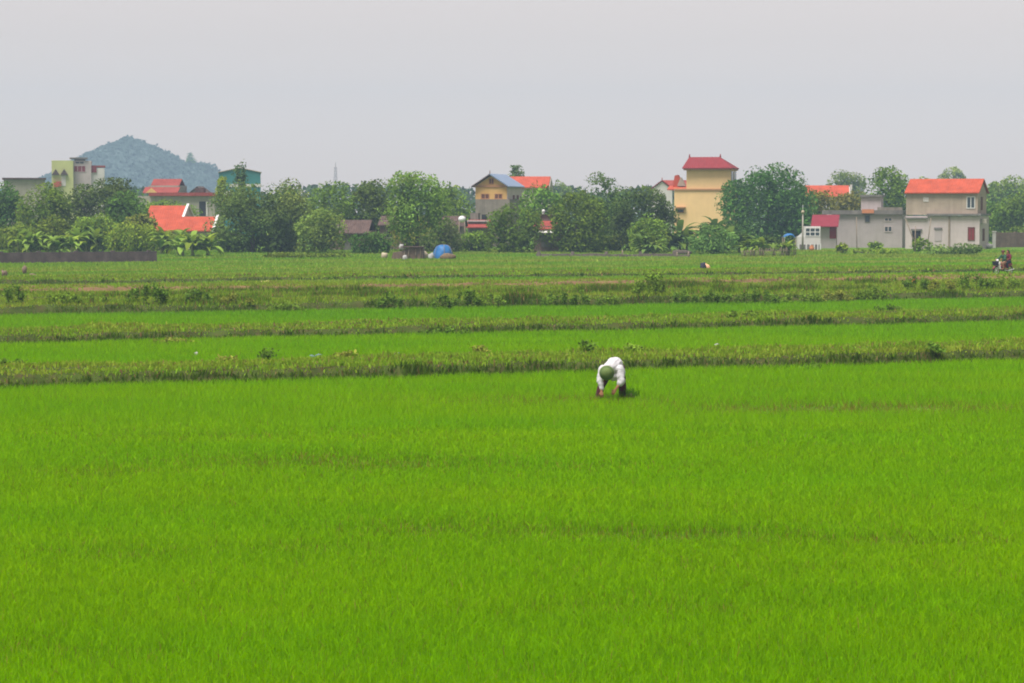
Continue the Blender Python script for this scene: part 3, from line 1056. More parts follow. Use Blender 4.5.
# --- two storey house on the right
h = House('two_storey_house', 'two storey house with bright orange roof, beige upper floor and pale grey ground floor', 'house', 940, 275, R(-23))
h.wall(905, 979, 216, 999, 0, 5.0, 'pale_grey', 'ground_floor_wall')
h.gable_wall(905, 976.5, 193, 180, 0.25, 4.9, 'beige', 'x', 214.8)
h.gable_roof(904, 978.5, 193.5, 179.6, -0.1, 5.25, 'orange_tile')
lt = h.box('ledge', 927, 981, 213.6, 215.6, -0.35, 5.1, 'dark_grey')
h.box('ledge', 904, 927, 217.5, 218.8, -0.25, -0.01, 'dark_grey')
h.window(965.5, 974, 196.5, 208.5, 0.25, 'clean_white', 'glass', 1)
h.window(922.5, 927.5, 197.5, 201.5, 0.25, 'clean_white', 'pale_grey', 1, 'vent')
h.window(967.5, 974.5, 227, 240.5, 0, 'brown_wood', 'shutter', 1)
h.box('lintel', 934, 942, 227.5, 229.5, -0.12, 0.02, 'dark_grey')
h.box('niche_panel', 934.5, 941.5, 229.8, 241, -0.05, 0.02, 'grey')
dr = h.box('door', 912, 920.5, 231, 247, -0.04, 0.03, 'dark')
h.box('lintel', 911, 922, 229, 230.5, -0.2, 0.02, 'dark_grey')
h.box('downpipe', 948.3, 949.8, 216, 247, -0.12, -0.01, 'pole_wood')
# windows on the right gable
gx = h.x(979) + 0.02
MB().box(gx - 0.03, gx + 0.05, 1.6, 2.5, 0.9, 2.3).build('side_window', M['brown_wood'], h.root)
gx2 = h.x(976.5) + 0.02
MB().box(gx2 - 0.03, gx2 + 0.05, 1.9, 2.7, 4.4, 5.9).build('side_window', M['brown_wood'], h.root)
MB().box(gx + 0.01, gx + 0.65, 0.6, 1.4, 2.9, 3.4).build('balcony', M['pale_beige'], h.root)

# --- grey house with flat roof
h = House('flat_roofed_house', 'long pale grey house with flat dark edged roof and a small rooftop room', 'house', 870, 283, R(-14))
h.wall(835, 902, 214.5, 999, 0, 6, 'grey')
h.box('roof', 822, 902.6, 210.4, 214.4, -0.35, 6.2, 'dark_grey')
h.box('rooftop_room', 860, 880, 197, 210.2, 0.8, 3.6, 'pale_grey')
h.box('rooftop_roof', 859, 881.5, 195, 196.9, 0.5, 3.9, 'dark_grey')
h.box('brick_edge', 862, 874, 209.2, 213.2, -0.45, -0.37, 'terracotta')
h.box('parapet', 877, 902, 207.2, 210.2, 0, 0.25, 'concrete')
h.window(864.5, 870, 214.8, 222.5, 0, 'dark_grey', 'glass', 0)
h.window(884, 892, 217.5, 221.5, 0, 'pale_grey', 'glass', 1, 'vent')
h.window(884, 892, 226, 232, 0, 'pale_grey', 'glass', 1, 'vent')
# --- lean-to shed
h = House('lean_to_shed', 'low grey shed with a sloping dark red sheet roof', 'shed', 826, 279, R(-10))
h.wall(820.5, 836, 225.5, 999, 0, 2.6, 'grey')
a, b = h.x(811), h.x(838.4)
MB().poly_prism([(-0.8, h.z(227)), (2.7, h.z(215.4)), (2.7, h.z(214.8)), (-0.8, h.z(226.2))], 'x', a, b).build('roof', M['maroon_sheet'], h.root)
h.box('door', 829.5, 836.2, 226.5, 238.5, -0.05, 0.03, 'shutter')
# --- white gatehouse
h = House('white_gatehouse', 'small white gatehouse with a six pane window above white balusters', 'house', 809, 264, R(-4))
h.wall(797.5, 820.5, 236.6, 999, 0, 2.5, 'white')
h.wall(804.5, 820.5, 226.5, 236.6, 0.05, 2.4, 'white', 'upper_wall')
h.window(805, 820, 227.6, 236.4, 0.02, 'clean_white', 'glass', 2, 'window', 1)
MB().poly_prism([(h.x(797.5), h.z(236.6)), (h.x(804.3), h.z(236.6)), (h.x(804.3), h.z(230.5))], 'y', 0.1, 0.3).build('gable_panel', M['clean_white'], h.root)
for px in (798.5, 802, 806, 810, 814, 817.5, 820):
    h.box('baluster', px - 0.55, px + 0.55, 243.5, 250.2, -0.75, -0.55, 'clean_white')
h.box('dark_recess', 798.5, 819.5, 244.5, 250, -0.06, -0.01, 'dark_grey')
# --- lamp post
d = 259.0
rt = empty('lamp_post', (xpx(802.6, d), d, 0), 0, 'slim grey lamp post with a cream globe, before the white gatehouse', 'lamp post')
MB().tube([(0, 0, 0), (0, 0, zpx(214, d))], [0.11, 0.07], 8).build('post', M['pale_beige'], rt)
MB().ball((0, 0, zpx(212, d)), 0.19).build('globe', M['cream'], rt)
MB().tube([(0, 0, zpx(210.5, d)), (0, 0, zpx(205, d))], [0.03, 0.015], 6).build('spike', M['steel'], rt)
# terracotta jar in front of the gatehouse
g = gnd(811.8, 251.5)
tag(MB().lathe([(0.16, 0), (0.27, 0.25), (0.27, 0.45), (0.15, 0.62), (0.18, 0.68)], (0, 0, 0), 14).build('clay_jar', M['terracotta'], None, g), 'terracotta jar before the white balusters of the gatehouse', 'jar')

# --- house behind (orange roof)
h = House('orange_roofed_house', 'far house showing only an orange roof and white gable edge behind the flat roofed house', 'house', 832, 345, R(-6))
h.gable_wall(806, 850, 196, 186.5, 0.3, 5.7, 'white')
h.gable_roof(805, 849, 197, 186, 0, 6, 'orange_tile')
h.box('chimney', 850.3, 852, 184.5, 194, 1.5, 4, 'white')

# --- yellow tower house
h = House('yellow_tower_house', 'tall yellow house with a dark red hipped roof and blank walls', 'house', 706, 300, R(-14))
def tower(h):
    h.wall(674, 730.5, 190, 999, 0, 5.5, 'yellow', 'lower_wall')
    h.wall(686, 730, 170, 188.8, 0.15, 4.8, 'yellow', 'upper_wall')
    h.box('cornice', 673.8, 731.2, 188.7, 190.2, -0.14, 5.6, 'trim')
    h.box('eave', 683.6, 731.6, 168.6, 170.2, -0.4, 5.1, 'trim')
    rf = h.hip_roof(682.5, 732.3, 685.5, 716.5, 168.7, 156.6, -0.55, 5.2, 'maroon_tile', 0.1)
    for px in (685.5, 716.5):
        MB().tube([(h.x(px), 2.65, h.z(157.4)), (h.x(px), 2.65, h.z(153.6))], [0.13, 0.05], 6).build('finial', M['maroon_tile'], rf)
    xr = h.x(730)
    f = MB().box(xr - 0.02, xr + 0.05, 0.5, 4.5, h.z(187), h.z(171.2)).build('side_window', M['glass'], h.root)
    MB().box(xr + 0.02, xr + 0.08, 2.1, 2.9, h.z(186), h.z(172)).build('frame', M['pale_grey'], f)
    f = h.window(676.5, 684, 209, 213, 0, 'trim', 'glass', 0)
    h.box('awning', 675.5, 685.5, 206.8, 208, -0.5, 0, 'trim')


tower(h)
# left red wings of the tower house
h = House('red_roofed_annex', 'annex with bright red orange tiled roofs at the left side of the yellow tower house', 'house', 680, 303, R(-10))
h.wall(674.5, 686.5, 188, 190.5, -0.6, 4.5, 'yellow')
a, b = h.x(668), h.x(688)
MB().poly_prism([(-1.3, h.z(190.3)), (1.4, h.z(186.8)), (4.0, h.z(190.3)), (4.0, h.z(189.5)), (1.4, h.z(185.6)), (-1.3, h.z(189.2))], 'x', a, b).build('roof', M['orange_tile'], h.root)
MB().poly_prism([(h.x(672.2), h.z(187)), (h.x(678.5), h.z(187)), (h.x(679), h.z(179)), (h.x(677), h.z(174.8)), (h.x(674), h.z(175.5))], 'y', 0.4, 2.2).build('roof', M['orange_tile'], h.root)
MB().poly_prism([(h.x(676.5), h.z(186)), (h.x(684.5), h.z(186)), (h.x(680), h.z(177.4))], 'y', 0.3, 2.0).build('gable_wall', M['pale_beige'], h.root)
h = House('white_gabled_house', 'far white gabled house with a dark red roof left of the yellow tower house', 'house', 662, 330, R(-4))
h.gable_wall(651.5, 672, 189.5, 181.5, 0.2, 6, 'white', 'y')
h.gable_roof(649.5, 674, 190, 180.8, 0, 6.2, 'red_tile', 'y')
h.gable_roof(661, 690, 190.2, 180.6, 2.5, 8.5, 'red_tile')
MB().tube([(h.x(661.8), 0.5, h.z(181)), (h.x(661.8), 0.5, h.z(177.6))], 0.06, 6).build('finial', M['red_tile'], h.root)

# --- yellow gabled house in the middle
h = House('gabled_house', 'narrow house with a yellow gabled top floor, blue sheet roof and grey concrete lower floor', 'house', 491, 290, R(-14))
D1 = 7.2
h.gable_wall(475.5, 506.8, 186, 175.6, 0, D1, 'bright_yellow', 'y', 199.2)
h.wall(476, 510, 199.3, 999, -0.25, D1 + 0.1, 'concrete', 'lower_wall')
a, b, m = h.x(472.5), h.x(510), h.x(491)
ze, zr = h.z(187.3), h.z(174.8)
MB().poly_prism([(a, ze), (m, zr), (m, zr + 0.14), (a, ze + 0.14)], 'y', -0.6, D1 + 0.3).build('roof', M['old_tile'], h.root)
MB().poly_prism([(m, zr), (b, ze), (b, ze + 0.14), (m, zr + 0.14)], 'y', -0.6, D1 + 0.3).build('roof', M['blue_sheet'], h.root)
h.box('sill_band', 474.5, 507.5, 185.4, 187.2, -0.12, -0.01, 'trim')
h.window(481, 489.5, 193.6, 199.2, 0, 'trim', 'brown_wood', 1)
h.window(494.5, 502.5, 193.6, 199.2, 0, 'trim', 'brown_wood', 1)
h.window(489, 494, 178.5, 184.3, 0, 'trim', 'brown_wood', 1, 'attic_window')
xr = h.x(506.8)
MB().box(xr + 0.01, xr + 0.08, 0.05, D1 - 0.02, h.z(199.3), h.z(187.5)).build('side_wall', M['pale_grey'], h.root)
for y0 in (2.6, 4.6):
    f = MB().box(xr + 0.05, xr + 0.13, y0, y0 + 0.9, h.z(200), h.z(195)).build('side_window', M['brown_wood'], h.root)
MB().tube([(m, -0.5, zr), (m, -0.5, zr + 0.55)], [0.07, 0.03], 6).build('finial', M['brown_wood'], h.root)
# low house in front left of it
h = House('low_house', 'low grey house with a faded red roof below the yellow gabled house', 'house', 477, 284, R(-8))
h.wall(467.5, 488, 221, 999, 0.3, 3.0, 'concrete')
a, b = h.x(466.5), h.x(489)
MB().poly_prism([(-0.9, h.z(228)), (1.6, h.z(220.6)), (1.6, h.z(219.8)), (-0.9, h.z(227))], 'x', a, b).build('roof', M['red_tile'], h.root)
h.box('upper_room', 468, 476, 213, 221, 1.7, 3.2, 'concrete')
h.box('dark_opening', 479.5, 485, 214.5, 220, 1.75, 1.9, 'dark')
h.box('parapet', 466.5, 489, 220.3, 221.6, -0.05, 0.25, 'pale_grey')
# water tanks
d = 270.0
rt = empty('water_tank', (xpx(462, d), d, 0), 0, 'shiny round steel water tank on a stand left of the gabled house', 'water tank')
zc = zpx(219.2, d)
MB().ball((0, 0, zc), 0.40, 16, (1.05, 1.05, 0.95)).build('tank', M['steel'], rt)
mb = MB()
for sx in (-0.3, 0.3):
    for sy in (-0.3, 0.3):
        mb.tube([(sx * 1.25, sy * 1.25, 0), (sx, sy, zc - 0.25)], 0.05, 6)
mb.build('stand', M['pole_wood'], rt)
# small brick house and its tank
h = House('brick_house', 'small weathered brick house with a pale awning, left of the three joined dark crowns', 'house', 545, 253, R(-10))
h.wall(533.5, 558, 226, 999, 0.2, 4, 'brick')
a, b = h.x(532.5), h.x(559)
MB().poly_prism([(-0.5, h.z(229.6)), (2.2, h.z(222)), (4.4, h.z(229)), (4.4, h.z(228.2)), (2.2, h.z(221)), (-0.5, h.z(228.8))], 'x', a, b).build('roof', M['red_tile'], h.root)
h.wall(536, 550, 215.5, 228, 2.6, 4.0, 'brick', 'upper_room')
h.box('upper_roof', 535.5, 550.6, 214.4, 215.4, 2.4, 4.2, 'old_tile')
a, b = h.x(539), h.x(556)
MB().poly_prism([(-1.3, h.z(232.8)), (0.18, h.z(230.2)), (0.18, h.z(229.7)), (-1.3, h.z(232.3))], 'x', a, b).build('awning', M['white'], h.root)
h.box('dark_opening', 541, 552, 234.5, 247, 0.12, 0.19, 'dark_grey')
rt = empty('rooftop_tank', h.root.matrix_basis @ Vector((h.x(538.5), 3.2, h.z(214.4))), 0, 'little white ball tank on the roof of the small brick house', 'water tank')
MB().ball((0, 0, 0.33), 0.20, 12).build('tank', M['clean_white'], rt)
MB().lathe([(0.14, 0), (0.12, 0.2)], (0, 0, 0), 10).build('stand', M['steel'], rt)
# orange roof behind
h = House('orange_roofed_house', 'far house showing only a wide orange roof right of the yellow gabled house', 'house', 527, 350, R(-6))
h.gable_wall(503, 549.5, 187, 177.5, 0.3, 6, 'pale_beige')
h.gable_roof(502, 548.5, 188, 177, 0, 6.3, 'orange_tile')
# ruined brick houses among the trees
h = House('ruined_brick_house', 'weathered brown brick house half hidden between the dark domed trees', 'house', 347, 262, R(-5))
h.wall(330, 371, 231, 999, 0, 4.5, 'brick')
a, b = h.x(338), h.x(369)
MB().poly_prism([(-0.5, h.z(234)), (2.3, h.z(221)), (4.9, h.z(233)), (4.9, h.z(232)), (2.3, h.z(220)), (-0.5, h.z(233))], 'x', a, b).build('roof', M['old_tile'], h.root)
h.box('side_wall', 327, 338, 224, 232, 0.6, 4, 'concrete')
h.box('dark_opening', 344, 352, 238, 252, -0.05, -0.01, 'dark_grey')
h = House('old_brick_house', 'pinkish old house wall seen through the forked trunk above the rubble shed', 'house', 405, 268, R(-5))
h.wall(380, 428, 224, 999, 0, 5, 'brick')
h.gable_roof(378, 430, 226, 217, -0.4, 5.4, 'old_tile')
h.window(386, 393, 230, 238, 0, 'pale_beige', 'dark', 0)
h.window(412, 420, 230, 242, 0, 'pale_beige', 'dark', 0)
h = House('old_plaster_house', 'low shadowy plaster house left of the blue tarp, behind the olive tree', 'house', 448, 274, R(-5))
h.wall(438, 462, 226, 999, 0, 4, 'concrete')
h.gable_roof(436, 464, 227, 217, -0.3, 4.3, 'old_tile')

# --- left village
h = House('low_orange_house', 'low house with bright orange tiled roofs and white gable trim, above the banana plants', 'house', 178, 272, R(-4))
h.gable_wall(141, 177.5, 219, 208, 3.6, 8.6, 'pale_grey')
h.gable_roof(139, 176, 219.5, 206.6, 3.3, 8.9, 'orange_tile')
h.gable_wall(151, 212.5, 230.5, 219, 0.3, 5, 'pale_grey')
h.gable_roof(149, 212, 231.5, 217.8, 0, 5.3, 'orange_tile')
for px, e0, r0, p0, p1 in ((176.2, 219.5, 206.2, 3.2, 9.0), (212.2, 231.5, 217.2, -0.1, 5.4)):
    a = h.x(px)
    m = (p0 + p1) / 2
    MB().poly_prism([(p0, h.z(e0)), (m, h.z(r0)), (p1, h.z(e0)), (p1, h.z(e0) + 0.3), (m, h.z(r0) + 0.3), (p0, h.z(e0) + 0.3)], 'x', a, a + 0.28).build('gable_trim', M['clean_white'], h.root)
h = House('long_beige_building', 'long beige building with a red brown roof edge behind the low orange house', 'building', 180, 335, R(-3))
h.wall(138, 215, 196, 999, 0, 7, 'pale_beige')
h.box('roof', 150, 216, 192.6, 196, -0.5, 7.3, 'red_tile')
h.box('dark_opening', 199.5, 206, 201.5, 216, -0.05, 0.02, 'dark')
h.box('column', 206.5, 208, 201.5, 216, -0.12, -0.02, 'white')
h.box('parapet', 215, 229, 190.5, 196, 1, 3, 'white')
h.box('gable_cap', 192, 201, 188, 192.4, 2.5, 4.0, 'old_tile')
h = House('red_roofed_house', 'far house with a stepped red tiled roof left of the far hill foot', 'house', 162, 370, R(-6))
h.wall(148, 178, 185.5, 999, 0.5, 6, 'pale_beige')
h.gable_roof(149, 177.5, 187.5, 179.5, 1.0, 5.5, 'red_tile')
a, b = h.x(145), h.x(180)
MB().poly_prism([(-1.2, h.z(193.5)), (0.48, h.z(188)), (0.48, h.z(187)), (-1.2, h.z(192.6))], 'x', a, b).build('roof', M['red_tile'], h.root)
MB().poly_prism([(h.x(148), h.z(193)), (h.x(160), h.z(193)), (h.x(154), h.z(188))], 'y', -1.35, -1.25).build('gable_wall', M['bright_yellow'], h.root)
h = House('small_gabled_house', 'small far house with a dark red pointed gable right of the stepped red roof', 'house', 198, 372, R(-6))
h.gable_wall(190, 205, 193, 187.5, 0.2, 4, 'brick', 'y')
h.gable_roof(189, 206, 193.6, 187, 0, 4.3, 'old_tile', 'y')
h = House('teal_warehouse', 'teal sheet metal warehouse with a low pitched gable front', 'warehouse', 240, 385, R(6.2))
h.gable_wall(219.5, 261, 172.5, 168.4, 0, 14, 'teal', 'y')
h.gable_roof(218.6, 262, 172.6, 168, -0.2, 14.2, 'cream', 'y', 0.1)
h.box('band', 230, 262, 184, 187, -0.1, -0.02, 'white')
h = House('lime_building', 'lime green flat topped building with little dark red gables on the far left', 'building', 62, 420, R(10.2))
h.wall(52.5, 74, 160.5, 999, 0, 8, 'lime')
for px in (56.5, 65):
    MB().poly_prism([(h.x(px - 4), h.z(175)), (h.x(px + 4), h.z(175)), (h.x(px), h.z(169))], 'y', -0.5, -0.02).build('gable_ornament', M['old_tile'], h.root)
h.box('door_panel', 62, 66.5, 176, 186, -0.08, -0.01, 'white')
h.box('red_awning', 54.5, 62, 181.5, 187, -0.6, -0.05, 'orange_tile')
h = House('grey_loggia_building', 'pale grey multi storey building with a dark red loggia beside the lime green building', 'building', 88, 428, R(9))
h.wall(72.5, 92, 160.8, 999, 0, 8, 'pale_grey')
h.box('roof', 70.5, 88, 157.5, 158.8, -0.4, 6, 'dark_grey')
h.box('rooftop_room', 75, 86, 158.9, 160.7, 0.3, 5, 'concrete')
h.window(74.5, 86.5, 165.5, 172.2, 0, 'pale_grey', 'shutter', 2, 'loggia')
h.window(76, 85, 161.3, 164, 0, 'pale_grey', 'dark', 1)
h.wall(92, 105, 168, 999, 0.6, 7, 'white', 'side_wing')
h.box('red_panel', 91.8, 97.2, 165.5, 172.5, 0.4, 0.58, 'shutter')
h.box('wing_roof', 91.8, 106, 165.4, 167.2, 0.61, 7.2, 'red_tile')
h = House('flat_beige_building', 'plain beige building with a thin red brown flat roof at the far left', 'building', 25, 330, R(11))
h.wall(4.5, 46, 179.6, 999, 0, 6, 'pale_beige')
h.box('roof', 3, 47, 177.8, 179.5, -0.4, 6.3, 'old_tile')


# ------------------------------------------------------------------ walls, fences, poles
def wall_between(name, label, xa, ya, xb, yb, htop, mat, th=0.22, cat='wall', jag=0.0):
    A, B = gnd(xa, ya), gnd(xb, yb)
    L = (B - A).length
    root = empty(name, A, math.atan2(B.y - A.y, B.x - A.x), label, cat)
    n = max(2, int(L / 0.7))
    xs = np.linspace(0, L, n + 1)
    hs_ = htop + jag * np.array([noise.noise((x * 0.9, ya, 3)) for x in xs])
    mb = MB()
    mb.poly_prism([(0, 0), (L, 0)] + [(x, z) for x, z in zip(xs[::-1], hs_[::-1])], 'y', 0, th)
    mb.build('wall', M[mat], root)
    mb = MB()
    for x in np.arange(0.1, L, 3.2):
        mb.box(x, x + 0.3, -0.04, th + 0.04, 0, htop + 0.05 + jag)
    mb.build('pier', M[mat], root)
    return root


wall_between('brick_wall', 'long low dark brick wall along the left field edge', -40, 265, 157, 262.8, 0.98, 'dark_brick', jag=0.06)
wall_between('stone_wall', 'low rubble wall at the foot of the three joined dark crowns', 536, 257.4, 690, 257.8, 0.36, 'stone', jag=0.16)
wall_between('brick_wall', 'brown brick garden wall right of the two storey house', 995, 247.5, 1070, 246.5, 1.75, 'brick', jag=0.03)

A, B = gnd(742, 258), gnd(797, 257)
rt = empty('bamboo_fence', A, math.atan2(B.y - A.y, B.x - A.x), 'ragged bamboo stake fence between the mango tree and the gatehouse', 'fence')
mb = MB()
L = (B - A).length
for x in np.arange(0, L, 0.26):
    hh = random.uniform(0.55, 1.05)
    mb.tube([(x, 0, 0), (x + random.uniform(-0.08, 0.08), random.uniform(-0.05, 0.05), hh)], 0.025, 5)
mb.build('stake', M['pole_wood'], rt)['kind'] = 'stuff'
mb = MB()
for z in (0.3, 0.62):
    mb.tube([(0, 0.03, z), (L / 2, 0.03, z + 0.05), (L, 0.03, z)], 0.022, 5)
mb.build('rail', M['pole_wood'], rt)


def pole(name, label, x0, y0, x1, y1, r, mat, dd=None, cat='pole', group=None):
    A = gnd(x0, y0) if dd is None else Vector((xpx(x0, dd), dd, 0))
    B = at(x1, y1, A.y)
    return tag(MB().tube([(0, 0, -0.05), (B - A) * 0.5, B - A], [r, r * 0.9, r * 0.75], 7).build(name, M[mat], None, A), label, cat, group)


GP = 'poles standing before the houses on the right'
pole('wooden_pole', 'bare wooden pole leaning left before the left end of the two storey house', 917.5, 250, 905.5, 219, 0.07, 'pole_wood', group=GP)
pole('wooden_pole', 'short upright wooden pole before the dark door of the two storey house', 915, 253, 915.5, 226, 0.06, 'pole_wood', group=GP)
pole('wooden_pole', 'wooden pole leaning right between the door and the blank niche of the two storey house', 927, 249, 931, 218, 0.06, 'pole_wood', group=GP)
pole('wooden_pole', 'thin upright wooden pole before the middle of the flat roofed grey house', 857, 251, 856.5, 217, 0.05, 'pole_wood', group=GP)
for lab, px, y0, y1 in (('pale square gate pillar at the right corner of the two storey house', 979, 248.5, 231.5), ('whitest gate pillar, at the left end of the garden wall', 994, 248, 232)):
    g = gnd(px, y0)
    rt = empty('gate_pillar', g, 0, lab, 'pillar', 'gate pillars by the two storey house')
    zt = (y0 - y1) * g.y / F
    MB().box(-0.17, 0.17, -0.17, 0.17, 0, zt).build('shaft', M['white'], rt)
    MB().box(-0.23, 0.23, -0.23, 0.23, zt, zt + 0.1).build('cap', M['white'], rt)
for lab, px, y0, y1 in (('short pale post at the left end of the low rubble wall', 622.5, 257.8, 250), ('thin pale stake below the banana clump with upright leaves', 677, 258.5, 252), ('thin pale stake below the tall banana clump', 688.5, 258.5, 251.5)):
    pole('wooden_post', lab, px, y0, px, y1, 0.08, 'pole_wood', cat='post', group='pale posts at the field edge')

# far lattice mast
d = 1100.0
rt = empty('lattice_mast', (xpx(336, d), d, 0), 0, 'thin hazy lattice mast rising behind the dark round tree', 'mast')
zt = zpx(167, d)
mb = MB()
for sx, sy in ((-1, -1), (1, -1), (0, 1)):
    mb.tube([(sx * 1.3, sy * 1.3, 0), (sx * 0.5, sy * 0.5, zt)], 0.13, 5)
mb.build('leg', M['dark_grey'], rt)
mb = MB()
for k in range(9):
    z0, z1 = zt * k / 9, zt * (k + 1) / 9
    w0, w1 = 1.3 - 0.8 * k / 9, 1.3 - 0.8 * (k + 1) / 9
    mb.tube([(-w0, -w0, z0), (w1, -w1, z1)], 0.08, 4)
    mb.tube([(w0, -w0, z0), (-w1, -w1, z1)], 0.08, 4)
mb.build('brace', M['dark_grey'], rt)
MB().tube([(0, 0, zt - 0.5), (0, 0, zt + 2.2)], 0.12, 5).build('antenna', M['dark_grey'], rt)


# ------------------------------------------------------------------ field edge: tarp, rubble shed, sacks
def lump(name, mat, r, sq, loc, seed, amp=0.25, n=14):
    mb = MB()
    mb.ball((0, 0, r * sq[2] * 0.85), r, n, sq)
    v = []
    for p in mb.v:
        k = 1 + amp * noise.noise((p[0] / r * 1.6 + seed, p[1] / r * 1.6, p[2] / r * 1.6))
        v.append((p[0] * k, p[1] * k, max(0, p[2] * k)))
    mb.v = v
    return mb.build(name, M[mat], None, loc)


g = gnd(443.5, 259.5)
rt = empty('tarpaulin_shelter', g, R(4), 'bright blue tarpaulin stretched into a dome at the field edge', 'tarpaulin')
W2, Ht = 10.2 * g.y / F, 14.2 * g.y / F
nu, nv = 40, 12
vs = []
for j in range(nv):
    b = (math.pi / 2) * j / (nv - 1)
    for i in range(nu):
        a = 2 * math.pi * i / nu
        rr = 1 + 0.06 * noise.noise((math.cos(a) * 1.7, math.sin(a) * 1.7, b * 2)) + 0.03 * noise.noise((a * 5, b * 1.5, 2)) + 0.05 * (1 - j / nv) ** 3
        vs.append((math.cos(a) * math.cos(b) ** 0.55 * W2 * rr, 0.9 + math.sin(a) * math.cos(b) ** 0.55 * 1.1 * rr, Ht * math.sin(b) * rr))
fs = [(j * nu + i, j * nu + (i + 1) % nu, (j + 1) * nu + (i + 1) % nu, (j + 1) * nu + i) for j in range(nv - 1) for i in range(nu)]
MB().add(vs, fs, True).build('sheet', M['tarp'], rt)
mb = MB()
for a in (0.6, 1.5, 2.5):
    pts = []
    for j in range(8):
        b = (math.pi / 2) * j / 7
        pts.append((math.cos(-a) * math.cos(b) ** 0.55 * W2 * 1.09, 0.9 + math.sin(-a) * math.cos(b) ** 0.55 * 1.1 * 1.09, Ht * math.sin(b) * 1.05))
    MB().tube(pts, 0.018, 5).build('rope', M['pole_wood'], rt)
tag(lump('straw_heap', 'straw', 0.75, (0.95, 0.35, 0.45), gnd(447.5, 260.4), 4), 'brown straw heap before the blue tarpaulin dome', 'heap')
g = gnd(407, 260)
rt = empty('rubble_shed', g, R(-3), 'low broken brick shed left of the blue tarpaulin dome', 'shed')
mb = MB()
sx = g.y / F
mb.poly_prism([(-16 * sx, 0), (16 * sx, 0), (16 * sx, 12 * sx), (9 * sx, 13 * sx), (2 * sx, 12.4 * sx), (-5 * sx, 9 * sx), (-14 * sx, 7.5 * sx)], 'y', 0, 1.6)
mb.build('wall', M['brick'], rt)
mb = MB()
for k, q in enumerate((-3.0, 1.5, 9.0, 14.2)):
    mb.tube([(q * sx, -0.12, 0), ((q + 1.0 - k * 0.6) * sx, -0.08, (9.5 + k) * sx)], 0.045, 5)
mb.build('stick', M['pole_wood'], rt)['kind'] = 'stuff'
MB().box(-6 * sx, 16.5 * sx, -0.3, 1.8, 12.6 * sx, 13.4 * sx).build('roof', M['old_tile'], rt)
GS = 'pale sacks round the rubble shed'
for lab, px, py, r, mt in (('white sack lying at the foot of the rubble shed', 405, 260.8, 0.22, 'plastic_white'), ('white sack lying on the broken top of the rubble shed', 401, 259.4, 0.24, 'plastic_white'),
                           ('cream sack between the rubble shed and the blue tarp', 424.5, 259.5, 0.32, 'cream'), ('small white sack close to the left side of the blue tarp', 431, 260, 0.27, 'plastic_white'),
                           ('yellowish sack far left of the rubble shed, before the dark shrub', 384.5, 259.5, 0.3, 'cream')):
    o = tag(lump('sack', mt, r, (1, 0.8, 1.25), gnd(px, py), px, 0.3), lab, 'sack', GS)
    if 'broken top' in lab:
        o.location.y += 0.7
        o.location.z = 9.6 * sx
g = gnd(789, 256)
rt = empty('blue_canopy', g, 0, 'small sagging blue canopy under the right side of the mango tree', 'canopy')
sx = g.y / F
vs, fs = [], []
for i in range(9):
    for j in range(7):
        u, v = i / 8 - 0.5, j / 6 - 0.5
        vs.append((u * 12 * sx, v * 1.6, 19 * sx + 3.5 * sx * (1 - (2 * u) ** 2) - 0.15 * noise.noise((u * 6, v * 6, 2)) - 1.2 * sx * (v < -0.4)))
fs = [(i * 7 + j, (i + 1) * 7 + j, (i + 1) * 7 + j + 1, i * 7 + j + 1) for i in range(8) for j in range(6)]
o = MB().add(vs, fs, True).build('sheet', M['tarp'], rt)
o.modifiers.new('thickness', 'SOLIDIFY').thickness = 0.03
for a, b in ((-5.7, -0.75), (5.7, -0.75), (-5.7, 0.75), (5.7, 0.75)):
    MB().tube([(a * sx, b, 0), (a * sx, b, 19.2 * sx)], 0.04, 6).build('pole', M['pole_wood'], rt)
tag(lump('covered_pile', 'plastic_white', 0.42, (1.1, 0.7, 0.75), gnd(989, 248.6), 2, 0.2), 'white covered pile between the two gate pillars', 'pile')
tag(lump('pipe_pile', 'bark', 0.62, (1.6, 0.6, 0.5), gnd(681, 255.5), 9, 0.2), 'brown log pile under the banana plants below the yellow tower house', 'pile')

